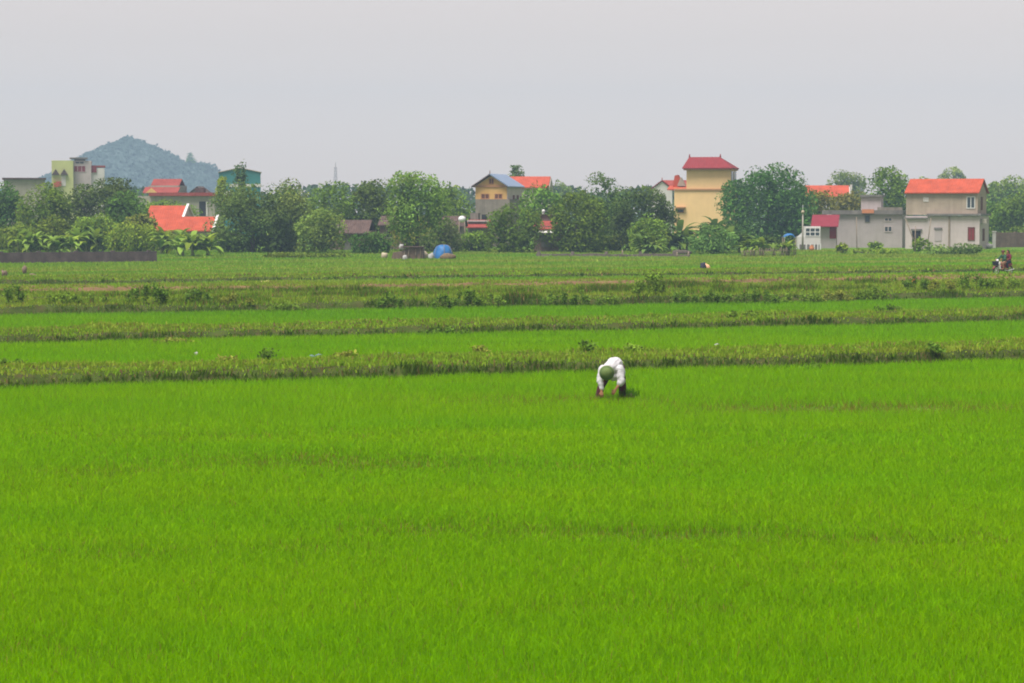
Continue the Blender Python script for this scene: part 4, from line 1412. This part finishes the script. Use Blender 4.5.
# ------------------------------------------------------------------ litter and weeds on the banks
GL = 'scraps of litter on the banks'
for lab, px, py, r, mt, sq in (
        ('white plastic bag on the weedy bank, far left of the tarp', 313, 293.5, 0.17, 'plastic_white', (1.5, 0.8, 0.6)),
        ('pale yellow scrap lying on the reddish low bank', 267, 281.5, 0.22, 'plastic_yellow', (1.6, 0.8, 0.5)),
        ('bluish white scrap on the bank behind the farmer, far left', 196.5, 356, 0.07, 'plastic_white', (1, 1, 1)),
        ('lilac bag on the bank behind the farmer, left one of a pair', 312.5, 358.5, 0.08, 'plastic_blue', (1.4, 1, 0.8)),
        ('lilac bag on the bank behind the farmer, right one of a pair', 319, 357.6, 0.08, 'plastic_blue', (1.3, 1, 0.9)),
        ('blue bag on the bank behind the farmer, below the blue tarp', 397, 356.5, 0.09, 'plastic_blue', (1.6, 0.9, 0.7)),
        ('white scrap on the bank behind the farmer, right of him', 717, 347, 0.08, 'plastic_white', (1.2, 1, 0.8)),
        ('dark purple and white bundle in the far meadow below the tower house', 703.4, 272.5, 0.26, 'navy_cloth', (0.9, 0.8, 1.1)),
        ('peach coloured bundle in the far meadow below the tower house', 707.4, 272, 0.22, 'peach', (0.9, 0.8, 1.1)),
        ('bright orange scrap among dark weeds on the right of the weedy bank', 913.5, 287.5, 0.13, 'plastic_orange', (0.8, 0.8, 1.3)),
        ('greyish brown sack in the meadow at the left edge, below the dark wall', 4.5, 279.5, 0.24, 'sack_brown', (0.8, 0.7, 1.2)),
        ('brown upright bundle in the meadow below the left part of the dark wall', 24.5, 275.5, 0.2, 'sack_brown', (0.8, 0.7, 1.5)),
        ('low brown bundle in the meadow right of the upright bundle', 33.5, 279.2, 0.24, 'sack_brown', (1.6, 0.7, 0.5))):
    g = gnd(px, py)
    g.z = float(bank_z(np.array([g.x]), np.array([g.y]))[0])
    if g.z > 0.1:
        g = gnd(px, py, g.z)
        g.z = float(bank_z(np.array([g.x]), np.array([g.y]))[0])
    if py < 283:
        g.z += 0.12
    tag(lump('litter' if r < 0.2 else 'bundle', mt, r, sq, g, px * 0.7, 0.45, 12), lab, 'litter' if r < 0.2 else 'bundle', GL if r < 0.2 else None)


def weed(label, x, ybase, wpx, hpx, pal, seed, group):
    rs = np.random.default_rng(seed)
    g = gnd(x, ybase, 0.4)
    d = g.y
    zb = float(bank_z(np.array([g.x]), np.array([d]))[0])
    W, Ht = wpx * d / F, hpx * d / F
    Ht *= 1.2
    root = empty('weed_clump', (g.x, d, zb - 0.01), 0, label, 'weeds', group)
    n = int(np.clip(W * Ht * 620 * (90 / d) ** 1.0, 140, 1100))
    ns = max(5, int(W * 7))
    sx = rs.uniform(-0.5, 0.5, ns) * W
    sy = rs.uniform(-0.5, 0.5, ns) * max(0.5, W * 0.5)
    sh = Ht * (1 - 0.55 * (2 * sx / W) ** 2) * rs.uniform(0.65, 1.05, ns)
    mb = MB()
    lx = rs.uniform(-0.15, 0.15, ns)
    for k in range(ns):
        mb.tube([(sx[k], sy[k], 0), (sx[k] + lx[k] * sh[k], sy[k], sh[k] * 0.95)], [0.012, 0.006], 4)
    mb.build('stem', M['banana_stem'], root)['kind'] = 'stuff'
    k = rs.integers(0, ns, n)
    t = np.sqrt(rs.random(n)) * 0.95 + 0.05
    ls = max(0.10, 1.9 * d / F)
    p = np.stack([sx[k] + lx[k] * sh[k] * t, sy[k], sh[k] * t], 1) + rs.normal(size=(n, 3)) * np.array([ls, ls, ls * 0.5]) * 0.8
    p[:, 2] = np.maximum(p[:, 2], 0.02)
    nr = rs.normal(size=(n, 3)) * 0.5 + np.array([0, -0.25, 0.7])
    tt = np.array(pal) * (1 + 0.3 * rs.normal(size=n))[:, None]
    link('leaves', leaf_cloud('leaves', p, nr, ls * rs.uniform(0.7, 1.6, n), np.clip(tt, 0.008, 1), M['leaf'], 0.65), root)
    return root


WD = (0.1, 0.185, 0.02)
WM = (0.15, 0.245, 0.026)
WO = (0.205, 0.235, 0.036)
G3 = 'weed clumps on the broad weedy bank'
G2 = 'weed clumps on the bank behind the farmer'
k = 0
for lab, x, y, wp, hp, pal in (
        ('tall weed clump at the left edge of the weedy bank', 12, 304, 20, 18, WD), ('low weed clump on the weedy bank, below the lime green building', 62, 305, 34, 11, WM),
        ('small weed clump on the weedy bank, left of the biggest left clump', 96, 303, 22, 10, WM), ('biggest dark weed clump in the left part of the weedy bank', 150, 304, 44, 17, WD),
        ('dark weed clump on the weedy bank, below the orange roofed low house', 197, 303, 26, 13, WD), ('pale weed clump on the weedy bank, below the teal warehouse', 236, 303, 30, 10, WO),
        ('low weed clump on the weedy bank, below the feathery trees', 286, 304, 36, 10, WM), ('dark round weed clump on the weedy bank, left of the rubble shed line', 390, 302, 28, 17, WD),
        ('weed clump on the weedy bank, right below the blue tarp', 442, 302, 26, 14, WD), ('dense weed clump on the weedy bank, below the water tank', 466, 300, 26, 17, WD),
        ('weed clump on the weedy bank, below the yellow gabled house', 491, 300, 28, 13, WM), ('weed clump on the weedy bank, below the small brick house', 556, 299, 26, 15, WD),
        ('weed clump on the weedy bank, below the tallest dark crown', 584, 299, 28, 14, WD), ('weed clump on the weedy bank, straight above the farmer', 611, 299, 22, 11, WM),
        ('tallest leafy weed clump, on the weedy bank just right of the farmer', 652, 296, 34, 21, WM), ('dark weed clump on the weedy bank, below the left corner of the tower house', 683, 297, 30, 14, WD),
        ('dark weed clump on the weedy bank, below the right corner of the tower house', 716, 297, 34, 14, WD), ('wide dark weed clump on the weedy bank, below the mango tree', 758, 297, 42, 14, WD),
        ('weed clump on the weedy bank, below the lamp post', 802, 296, 38, 13, WM), ('weed clump on the weedy bank, below the red lean to roof', 836, 295, 34, 12, WO),
        ('weed clump on the weedy bank, below the grey rooftop room', 872, 294, 34, 14, WM), ('dark weed clump round the orange scrap', 916, 291, 26, 14, WD),
        ('weed clump on the weedy bank, below the blank niche of the two storey house', 942, 292, 28, 12, WO), ('weed clump on the weedy bank, below the red shutter window', 972, 290, 34, 13, WD),
        ('weed clump on the weedy bank, just below the motorbike', 1004, 289, 34, 11, WM)):
    k += 1
    weed(lab, x, y, wp, hp, pal, 100 + k, G3)
for lab, x, y, wp, hp, pal in (
        ('dark leafy weed at the left edge of the bank behind the farmer', 10, 363, 24, 13, WD), ('little weed right of the leafy weed at the left edge of the bank', 34, 362, 16, 10, WM), ('low weed on the bank behind the farmer, below the low orange house', 72, 360, 16, 9, WM),
        ('spreading weed on the bank behind the farmer, below the teal warehouse', 224, 358, 26, 11, WO), ('tall thin dark weed on the bank behind the farmer, left part', 268, 357, 14, 20, WD),
        ('low weed on the bank behind the farmer, left of the blue bag', 345, 356, 26, 8, WO), ('upright dark weed on the bank behind the farmer, below the water tank', 435, 351, 13, 14, WD),
        ('pale bushy weed on the bank behind the farmer, below the yellow gabled house', 479, 351, 18, 13, WO), ('dark leafy weed on the bank straight behind the farmer', 586, 350, 20, 14, WD),
        ('low weed on the bank just right of the farmer', 632, 349, 18, 10, WM), ('pale weed on the bank behind the farmer, below the mango tree', 770, 343, 40, 9, WO),
        ('broad tuft on the bank behind the farmer, below the grey rooftop room', 870, 340, 36, 10, WO), ('dark leafy clump low on the bank, near the right edge of the photo', 930, 350, 24, 14, WD),
        ('pale tuft on the bank behind the farmer, at the right edge of the photo', 985, 336, 40, 8, WO), ('low dark weed on the bank behind the farmer, below the lamp post', 812, 356, 30, 8, WD)):
    k += 1
    weed(lab, x, y, wp * 0.85, hp * 0.62, tuple(c * 1.15 for c in pal), 100 + k, G2)
for lab, x, y, wp, hp, pal in (('wide low weed on the narrow second bank, far right', 888, 308, 40, 9, WD), ('small weed on the narrow second bank, right of the farmer', 742, 316, 30, 7, WM), ('low weed on the narrow second bank, far left', 170, 333, 40, 6, WO),
                               ('low weed on the narrow second bank, below the blue tarp', 448, 325, 50, 7, WD)):
    k += 1
    weed(lab, x, y, wp, hp, pal, 100 + k, 'weed clumps on the narrow second bank')


# ------------------------------------------------------------------ people
def blob(name, caps, voxel, mat, parent, smooth=4, extra=None):
    """one continuous skin grown over tapered limbs: (p0, r0, p1, r1) capsules fused by a voxel remesh"""
    mb = MB()
    for p0, r0, p1, r1 in caps:
        p0, p1 = Vector(p0), Vector(p1)
        d = p1 - p0
        L = max(d.length, 1e-4)
        prof = [(max(0.05 * r0, r0 * math.cos(a)), r0 * math.sin(a)) for a in (R(-80), R(-55), R(-28), 0)]
        prof += [(max(0.05 * r1, r1 * math.cos(a)), L + r1 * math.sin(a)) for a in (0, R(28), R(55), R(80))]
        mb.lathe(prof, p0, 12, d if d.length > 1e-4 else (0, 0, 1))
    me = mb.mesh(name, M[mat])
    o = bpy.data.objects.new('tmp', me)
    COL.objects.link(o)
    rm = o.modifiers.new('r', 'REMESH')
    rm.mode = 'VOXEL'
    rm.voxel_size = voxel
    rm.use_smooth_shade = True
    s = o.modifiers.new('s', 'SMOOTH')
    s.factor = 0.5
    s.iterations = smooth
    if extra:
        tx = bpy.data.textures.new('folds', 'CLOUDS')
        tx.noise_scale = extra[0]
        dm = o.modifiers.new('d', 'DISPLACE')
        dm.texture = tx
        dm.strength = extra[1]
    dg = bpy.context.evaluated_depsgraph_get()
    out = bpy.data.meshes.new_from_object(o.evaluated_get(dg))
    out.name = name
    out.materials.clear()
    out.materials.append(M[mat])
    out.polygons.foreach_set('use_smooth', np.ones(len(out.polygons), bool))
    bpy.data.objects.remove(o)
    bpy.data.meshes.remove(me)
    return link(name, out, parent)


def hand_caps(wr, dirv, palm_n, spread=1.0, s=1.0, curl=0.5):
    """palm, four unequal bent fingers and a thumb leaving the side of the palm"""
    d = Vector(dirv).normalized()
    n = Vector(palm_n)
    n = (n - d * n.dot(d)).normalized()
    sd = d.cross(n)
    wr = Vector(wr)
    kn = wr + d * 0.085 * s
    caps = [(wr, 0.026 * s, wr + d * 0.05 * s + sd * 0.012 * s, 0.024 * s), (wr + d * 0.03 * s - sd * 0.018 * s, 0.02 * s, kn - sd * 0.028 * s, 0.016 * s),
            (wr + d * 0.03 * s + sd * 0.018 * s, 0.02 * s, kn + sd * 0.028 * s, 0.016 * s), (wr + d * 0.03 * s, 0.022 * s, kn, 0.017 * s)]
    for i, (off, ln) in enumerate(((-0.033, 0.066), (-0.011, 0.078), (0.011, 0.073), (0.033, 0.056))):
        b = kn + sd * off * s * spread
        m = b + (d * (1 - 0.3 * curl) + n * 0.6 * curl + sd * off * 3 * (spread - 0.6)) * ln * 0.55 * s
        e = m + (d * (1 - 0.9 * curl) + n * 1.0 * curl) * ln * 0.5 * s
        caps += [(b, 0.0095 * s, m, 0.0085 * s), (m, 0.0085 * s, e, 0.0075 * s)]
    tb = wr + d * 0.03 * s - sd * 0.03 * s
    tm = tb + (d * 0.6 - sd * 0.8 + n * 0.3).normalized() * 0.042 * s
    te = tm + (d * 0.9 - sd * 0.1 + n * 0.6).normalized() * 0.034 * s
    caps += [(tb, 0.014 * s, tm, 0.011 * s), (tm, 0.011 * s, te, 0.009 * s)]
    return caps


def head_caps(c, crown, face):
    """skull, jaw, nose, brow, ears: crown and face are directions"""
    c, k, f = Vector(c), Vector(crown).normalized(), Vector(face)
    f = (f - k * f.dot(k)).normalized()
    s = k.cross(f)
    caps = [(c + k * 0.035 - f * 0.02, 0.088, c + k * 0.03 + f * 0.015, 0.082), (c - k * 0.02 + f * 0.015, 0.072, c - k * 0.075 + f * 0.04, 0.045),
            (c - k * 0.0 + f * 0.085, 0.012, c - k * 0.035 + f * 0.10, 0.017),
            (c + s * 0.085, 0.016, c + s * 0.09 - k * 0.03, 0.012), (c - s * 0.085, 0.016, c - s * 0.09 - k * 0.03, 0.012),
            (c - k * 0.062 + f * 0.075 - s * 0.02, 0.011, c - k * 0.062 + f * 0.075 + s * 0.02, 0.011)]
    eyes = MB()
    for q in (-1, 1):
        eyes.ball(tuple(c + f * 0.086 + s * 0.033 * q + k * 0.008), 0.012, 8)
    return caps, eyes


# --- farmer bent over the rice
FG = Vector((xpx(610.8, 59.4), 59.4, 0.0))
FG.z = -0.15
fr = empty('person', FG, 0, 'farmer bent double in the rice in white shirt, dark red trousers and green helmet', 'person')
shL, shR = Vector((-0.19, -0.22, 0.87)), Vector((0.20, -0.20, 0.86))
elL, wrL = Vector((-0.25, -0.30, 0.60)), Vector((-0.215, -0.36, 0.37))
elR, wrR = Vector((0.235, -0.28, 0.60)), Vector((0.10, -0.36, 0.41))
hipL, hipR = Vector((0.00, 0.26, 0.86)), Vector((0.22, 0.26, 0.86))
knL, anL = Vector((-0.20, 0.16, 0.46)), Vector((-0.29, 0.16, 0.06))
knR, anR = Vector((0.275, 0.14, 0.46)), Vector((0.285, 0.18, 0.06))
hd = Vector((-0.10, -0.42, 0.80))
hc, eyes = head_caps(hd, (-0.05, -0.95, -0.12), (0, 0.1, -1))
body = [((0.11, 0.27, 0.90), 0.135, (0.08, 0.06, 0.99), 0.125), ((0.08, 0.06, 0.99), 0.125, (0.0, -0.16, 0.91), 0.13),
        (shL, 0.062, shR, 0.062), ((0.0, -0.18, 0.90), 0.07, (-0.06, -0.31, 0.85), 0.052), ((-0.06, -0.31, 0.85), 0.052, hd, 0.055),
        (shL, 0.055, elL, 0.042), (elL, 0.041, wrL, 0.028), (shR, 0.055, elR, 0.042), (elR, 0.041, wrR, 0.028),
        (hipL, 0.088, knL, 0.06), (knL, 0.058, anL, 0.04), (hipR, 0.088, knR, 0.06), (knR, 0.058, anR, 0.04),
        (anL, 0.042, anL + Vector((0, -0.17, -0.02)), 0.034), (anR, 0.042, anR + Vector((0, -0.17, -0.02)), 0.034)]
body += hc + hand_caps(wrL, (0.02, -0.12, -1), (0.3, 0.9, 0), curl=0.6) + hand_caps(wrR, (-0.55, -0.15, -0.75), (0.1, 0.9, -0.2), curl=0.7)
blob('body', body, 0.008, 'skin', fr, 3)
eyes.build('eye', M['dark'], fr)
shirt = [((0.13, 0.27, 0.87), 0.185, (0.10, 0.08, 0.955), 0.185), ((0.10, 0.08, 0.955), 0.185, (0.02, -0.13, 0.90), 0.18), ((0.22, 0.15, 0.78), 0.12, (0.19, -0.12, 0.80), 0.13), ((0.08, 0.05, 0.78), 0.15, (0.08, -0.12, 0.71), 0.13), ((0.0, -0.12, 0.80), 0.10, (-0.16, -0.2, 0.74), 0.09), (shL, 0.088, shR, 0.088),
         ((0.24, 0.18, 0.80), 0.10, (0.20, -0.08, 0.86), 0.10), ((-0.08, 0.16, 0.82), 0.10, (-0.12, -0.1, 0.86), 0.10),
         (shL, 0.092, elL, 0.08), (elL, 0.076, wrL + Vector((0, 0.02, 0.07)), 0.055), (shR, 0.10, elR, 0.088), (elR, 0.085, elR + (wrR - elR) * 0.25, 0.075)]
blob('shirt', shirt, 0.012, 'shirt', fr, 3, (0.13, 0.05))
tro = [(hipL, 0.115, knL, 0.085), (knL, 0.085, anL + Vector((0, 0, 0.06)), 0.075), (hipR, 0.115, knR, 0.088), (knR, 0.088, anR + Vector((0, 0, 0.06)), 0.078), (hipL, 0.12, hipR, 0.12)]
blob('trousers', tro, 0.012, 'trousers', fr, 3, (0.1, 0.02))
cr = Vector((-0.06, -0.96, -0.02)).normalized()
hat = MB()
hat.lathe([(0.172, -0.020), (0.165, -0.004), (0.138, 0.012), (0.133, 0.04), (0.122, 0.08), (0.095, 0.115), (0.055, 0.136), (0.015, 0.142)], hd + cr * 0.045, 26, cr)
ht = hat.build('helmet', M['helmet'], fr)
MB().lathe([(0.140, 0), (0.140, 0.022), (0.134, 0.022)], hd + cr * 0.058, 26, cr).build('band', M['green_cloth'], ht)
fr.scale = (1.09, 1.09, 1.07)
# seedlings lifted beside him
g = gnd(630, 395)
rt = empty('seedling_bundle', (xpx(630, 59.6), 59.4, 0), 0, 'dark green bundle of pulled rice seedlings lying right of the farmer', 'seedlings')
n = 120
P = np.stack([RNG.normal(0, 0.10, n), RNG.normal(0, 0.07, n)], 1)
m = blade_mesh('leaves', P, np.full(n, 0.10), RNG.uniform(0.12, 0.28, n), np.full(n, 0.013), RNG.uniform(0.2, 1.0, n), np.array([0.10, 0.24, 0.012]) * RNG.uniform(0.6, 1.3, (n, 1)), M['rice'])
link('leaves', m, rt)
MB().tube([(-0.12, 0, 0.09), (0, 0, 0.12), (0.12, 0, 0.09)], [0.04, 0.055, 0.04], 8).build('roots', M['sack_brown'], rt)

# --- motorbike with two riders on the path at the right
BD = 166.0
bx = xpx(1003.2, BD)
BZ = 0.12
bk = empty('motorbike', (bx, BD, BZ), R(180 + 32), 'white and dark red motorbike carrying two riders through the grass', 'motorbike')
# local: +x is forward


def wheel(x):
    rt = empty('wheel', (x, 0, 0.29), 0)
    rt.parent = bk
    ty = MB()
    n, m = 28, 8
    vs = [((0.255 + 0.04 * math.cos(b)) * math.cos(a), 0.04 * math.sin(b), (0.255 + 0.04 * math.cos(b)) * math.sin(a)) for a in [2 * math.pi * i / n for i in range(n)] for b in [2 * math.pi * j / m for j in range(m)]]
    fs = [(i * m + j, ((i + 1) % n) * m + j, ((i + 1) % n) * m + (j + 1) % m, i * m + (j + 1) % m) for i in range(n) for j in range(m)]
    ty.add(vs, fs, True).build('tyre', M['black'], rt)
    rim = MB()
    for k in range(12):
        a = 2 * math.pi * k / 12
        rim.tube([(0, 0.015 * (-1) ** k, 0), (0.225 * math.cos(a), 0, 0.225 * math.sin(a))], 0.006, 4)
    rim.lathe([(0.05, -0.05), (0.05, 0.05)], (0, 0, 0), 10, (0, 1, 0))
    vs = [((0.222 + 0.014 * math.cos(b)) * math.cos(a), 0.02 * math.sin(b), (0.222 + 0.014 * math.cos(b)) * math.sin(a)) for a in [2 * math.pi * i / n for i in range(n)] for b in [2 * math.pi * j / m for j in range(m)]]
    rim.add(vs, fs, True)
    rim.build('rim', M['steel'], rt)


wheel(0.62)
wheel(-0.62)
mb = MB()
for q in (-1, 1):
    mb.tube([(0.62, 0.07 * q, 0.29), (0.50, 0.07 * q, 0.62), (0.42, 0.06 * q, 0.85)], 0.022, 7)
mb.build('fork', M['steel'], bk)
MB().tube([(0.42, 0, 0.85), (0.30, 0, 0.52), (0.0, 0, 0.42), (-0.25, 0, 0.62), (-0.62, 0, 0.68)], [0.05, 0.06, 0.06, 0.05, 0.04], 8).build('frame', M['black'], bk)
MB().poly_prism([(0.45, 0.40), (0.50, 0.75), (0.44, 0.90), (0.38, 0.90), (0.40, 0.70), (0.32, 0.40)], 'y', -0.16, 0.16).build('leg_shield', M['bike_white'], bk)
MB().poly_prism([(0.10, 0.45), (0.30, 0.55), (0.02, 0.70), (-0.68, 0.78), (-0.80, 0.70), (-0.40, 0.50)], 'y', -0.13, 0.13).build('body_panel', M['bike_red'], bk)
MB().poly_prism([(0.10, 0.71), (0.05, 0.79), (-0.25, 0.80), (-0.65, 0.85), (-0.72, 0.80), (-0.30, 0.74)], 'y', -0.125, 0.125).build('seat', M['black'], bk)
MB().tube([(0.36, -0.33, 1.02), (0.42, -0.12, 1.0), (0.42, 0.12, 1.0), (0.36, 0.33, 1.02)], 0.022, 7).build('handlebar', M['black'], bk)
MB().poly_prism([(0.56, 0.62), (0.80, 0.66), (0.86, 0.92), (0.56, 0.92)], 'y', -0.17, 0.17).build('front_basket', M['navy_cloth'], bk)
MB().ball((0.52, 0, 0.97), 0.10, 12, (0.7, 1.2, 0.9)).build('headlight', M['bike_white'], bk)
MB().lathe([(0.12, -0.10), (0.13, 0.10)], (0.02, 0, 0.36), 10, (0, 1, 0)).build('engine', M['dark_grey'], bk)
MB().tube([(0.0, 0.15, 0.30), (-0.35, 0.17, 0.27), (-0.85, 0.18, 0.38)], [0.025, 0.035, 0.045], 8).build('exhaust', M['steel'], bk)
for x, nm in ((0.62, 'fender'), (-0.62, 'fender')):
    vs = []
    for i in range(9):
        a = R(20 + 125 * i / 8)
        for yy in (-0.06, 0.06):
            vs.append((x + 0.325 * math.cos(a), yy, 0.29 + 0.325 * math.sin(a)))
    fs = [(2 * i, 2 * i + 1, 2 * i + 3, 2 * i + 2) for i in range(8)]
    o = MB().add(vs, fs, True).build(nm, M['bike_red'], bk)
    o.modifiers.new('thickness', 'SOLIDIFY').thickness = 0.015
for q in (-1, 1):
    mm = MB().tube([(0.38, 0.24 * q, 1.02), (0.36, 0.30 * q, 1.22)], 0.008, 5).build('mirror_stalk', M['black'], bk)
    MB().ball((0.36, 0.31 * q, 1.25), 0.055, 8, (0.3, 1.2, 0.8)).build('mirror', M['black'], mm)
bpy.context.view_layer.update()
BM = bk.matrix_basis.copy()


def rider(x, label, top, pants, helm, lean, reach, sc):
    """seated figure facing local +x; origin on the ground under the bike's middle"""
    rt = empty('person', BM @ Vector((x, 0, 0)), bk.rotation_euler.z, label, 'person', 'riders on the motorbike')
    hipz = 0.84 + (0.05 if reach < 0.3 else 0)
    hL, hR = Vector((0, 0.10, hipz)), Vector((0, -0.10, hipz))
    ch = Vector((lean, 0, hipz + 0.36 * sc))
    sL, sR = Vector((lean + 0.02, 0.19 * sc, hipz + 0.45 * sc)), Vector((lean + 0.02, -0.19 * sc, hipz + 0.45 * sc))
    hd_ = Vector((lean + 0.07, 0, hipz + 0.68 * sc))
    kL, kR = Vector((0.36, 0.19, hipz - 0.10)), Vector((0.36, -0.19, hipz - 0.10))
    aL, aR = Vector((0.26, 0.20, 0.42)), Vector((0.26, -0.20, 0.42))
    wL, wR = Vector((reach, 0.27, 1.07)), Vector((reach, -0.27, 1.07))
    eL, eR = (sL + wL) / 2 + Vector((-0.02, 0.08, -0.12)), (sR + wR) / 2 + Vector((-0.02, -0.08, -0.12))
    hc_, ey = head_caps(hd_, (0.05, 0, 1), (1, 0, 0))
    b = [((0, 0, hipz), 0.14, (lean * 0.5, 0, hipz + 0.2), 0.12), ((lean * 0.5, 0, hipz + 0.2), 0.12, ch, 0.13), (sL, 0.06, sR, 0.06), (ch, 0.07, hd_, 0.055),
         (sL, 0.055, eL, 0.042), (eL, 0.04, wL, 0.028), (sR, 0.055, eR, 0.042), (eR, 0.04, wR, 0.028),
         (hL, 0.09, kL, 0.062), (kL, 0.06, aL, 0.042), (hR, 0.09, kR, 0.062), (kR, 0.06, aR, 0.042),
         (aL, 0.042, aL + Vector((0.17, 0, -0.04)), 0.034), (aR, 0.042, aR + Vector((0.17, 0, -0.04)), 0.034)]
    b += hc_ + hand_caps(wL, (1, -0.2, -0.1), (0, 0, -1), curl=0.8) + hand_caps(wR, (1, 0.2, -0.1), (0, 0, -1), curl=0.8)
    blob('body', b, 0.009, 'skin', rt, 3)
    ey.build('eye', M['dark'], rt)
    blob('jacket', [((0, 0, hipz + 0.02), 0.165, (lean * 0.5, 0, hipz + 0.2), 0.15), ((lean * 0.5, 0, hipz + 0.2), 0.15, ch, 0.16), (sL, 0.085, sR, 0.085),
                    (sL, 0.08, eL, 0.062), (eL, 0.06, wL + (eL - wL) * 0.12, 0.045), (sR, 0.08, eR, 0.062), (eR, 0.06, wR + (eR - wR) * 0.12, 0.045)], 0.014, top, rt, 3, (0.12, 0.03))
    blob('trousers', [(hL, 0.115, kL, 0.085), (kL, 0.082, aL + Vector((0, 0, 0.04)), 0.065), (hR, 0.115, kR, 0.085), (kR, 0.082, aR + Vector((0, 0, 0.04)), 0.065), (hL, 0.12, hR, 0.12)], 0.014, pants, rt, 3, (0.1, 0.02))
    c = hd_ + Vector((-0.005, 0, 0.035))
    if helm:
        MB().lathe([(0.128, -0.01), (0.13, 0.02), (0.118, 0.07), (0.085, 0.11), (0.04, 0.13), (0.01, 0.133)], c, 18).build('helmet', M[helm], rt)
    else:
        blob('hair', [(c + Vector((-0.02, 0, 0.02)), 0.105, c + Vector((-0.05, 0, -0.02)), 0.10), (c + Vector((-0.07, 0, -0.02)), 0.08, c + Vector((-0.13, 0, -0.32)), 0.06)], 0.014, 'hair', rt, 3)
    return rt


rider(-0.12, 'front rider in a dark green jacket and tan trousers steering the motorbike', 'green_cloth', 'tan_cloth', 'brown_helmet', 0.06, 0.46, 1.0)
r2 = rider(-0.52, 'passenger in a dark red jacket with long dark hair sitting behind the front rider', 'maroon_cloth', 'navy_cloth', None, 0.02, 0.26, 0.97)

# ------------------------------------------------------------------ air
hz = MB().box(-900, 900, -60, 1800, -1, 92).build('haze', bpy.data.materials.new('haze'))
hm = hz.data.materials[0]
hm.use_nodes = True
hn = hm.node_tree
hn.nodes.clear()
pv = hn.nodes.new('ShaderNodeVolumePrincipled')
pv.inputs['Color'].default_value = (0.52, 0.755, 1.0, 1)
pv.inputs['Density'].default_value = 0.00046
pv.inputs['Anisotropy'].default_value = 0.1
om = hn.nodes.new('ShaderNodeOutputMaterial')
hn.links.new(pv.outputs[0], om.inputs['Volume'])
tag(hz, 'pale bluish haze filling the air over the paddies', 'haze', kind='stuff')
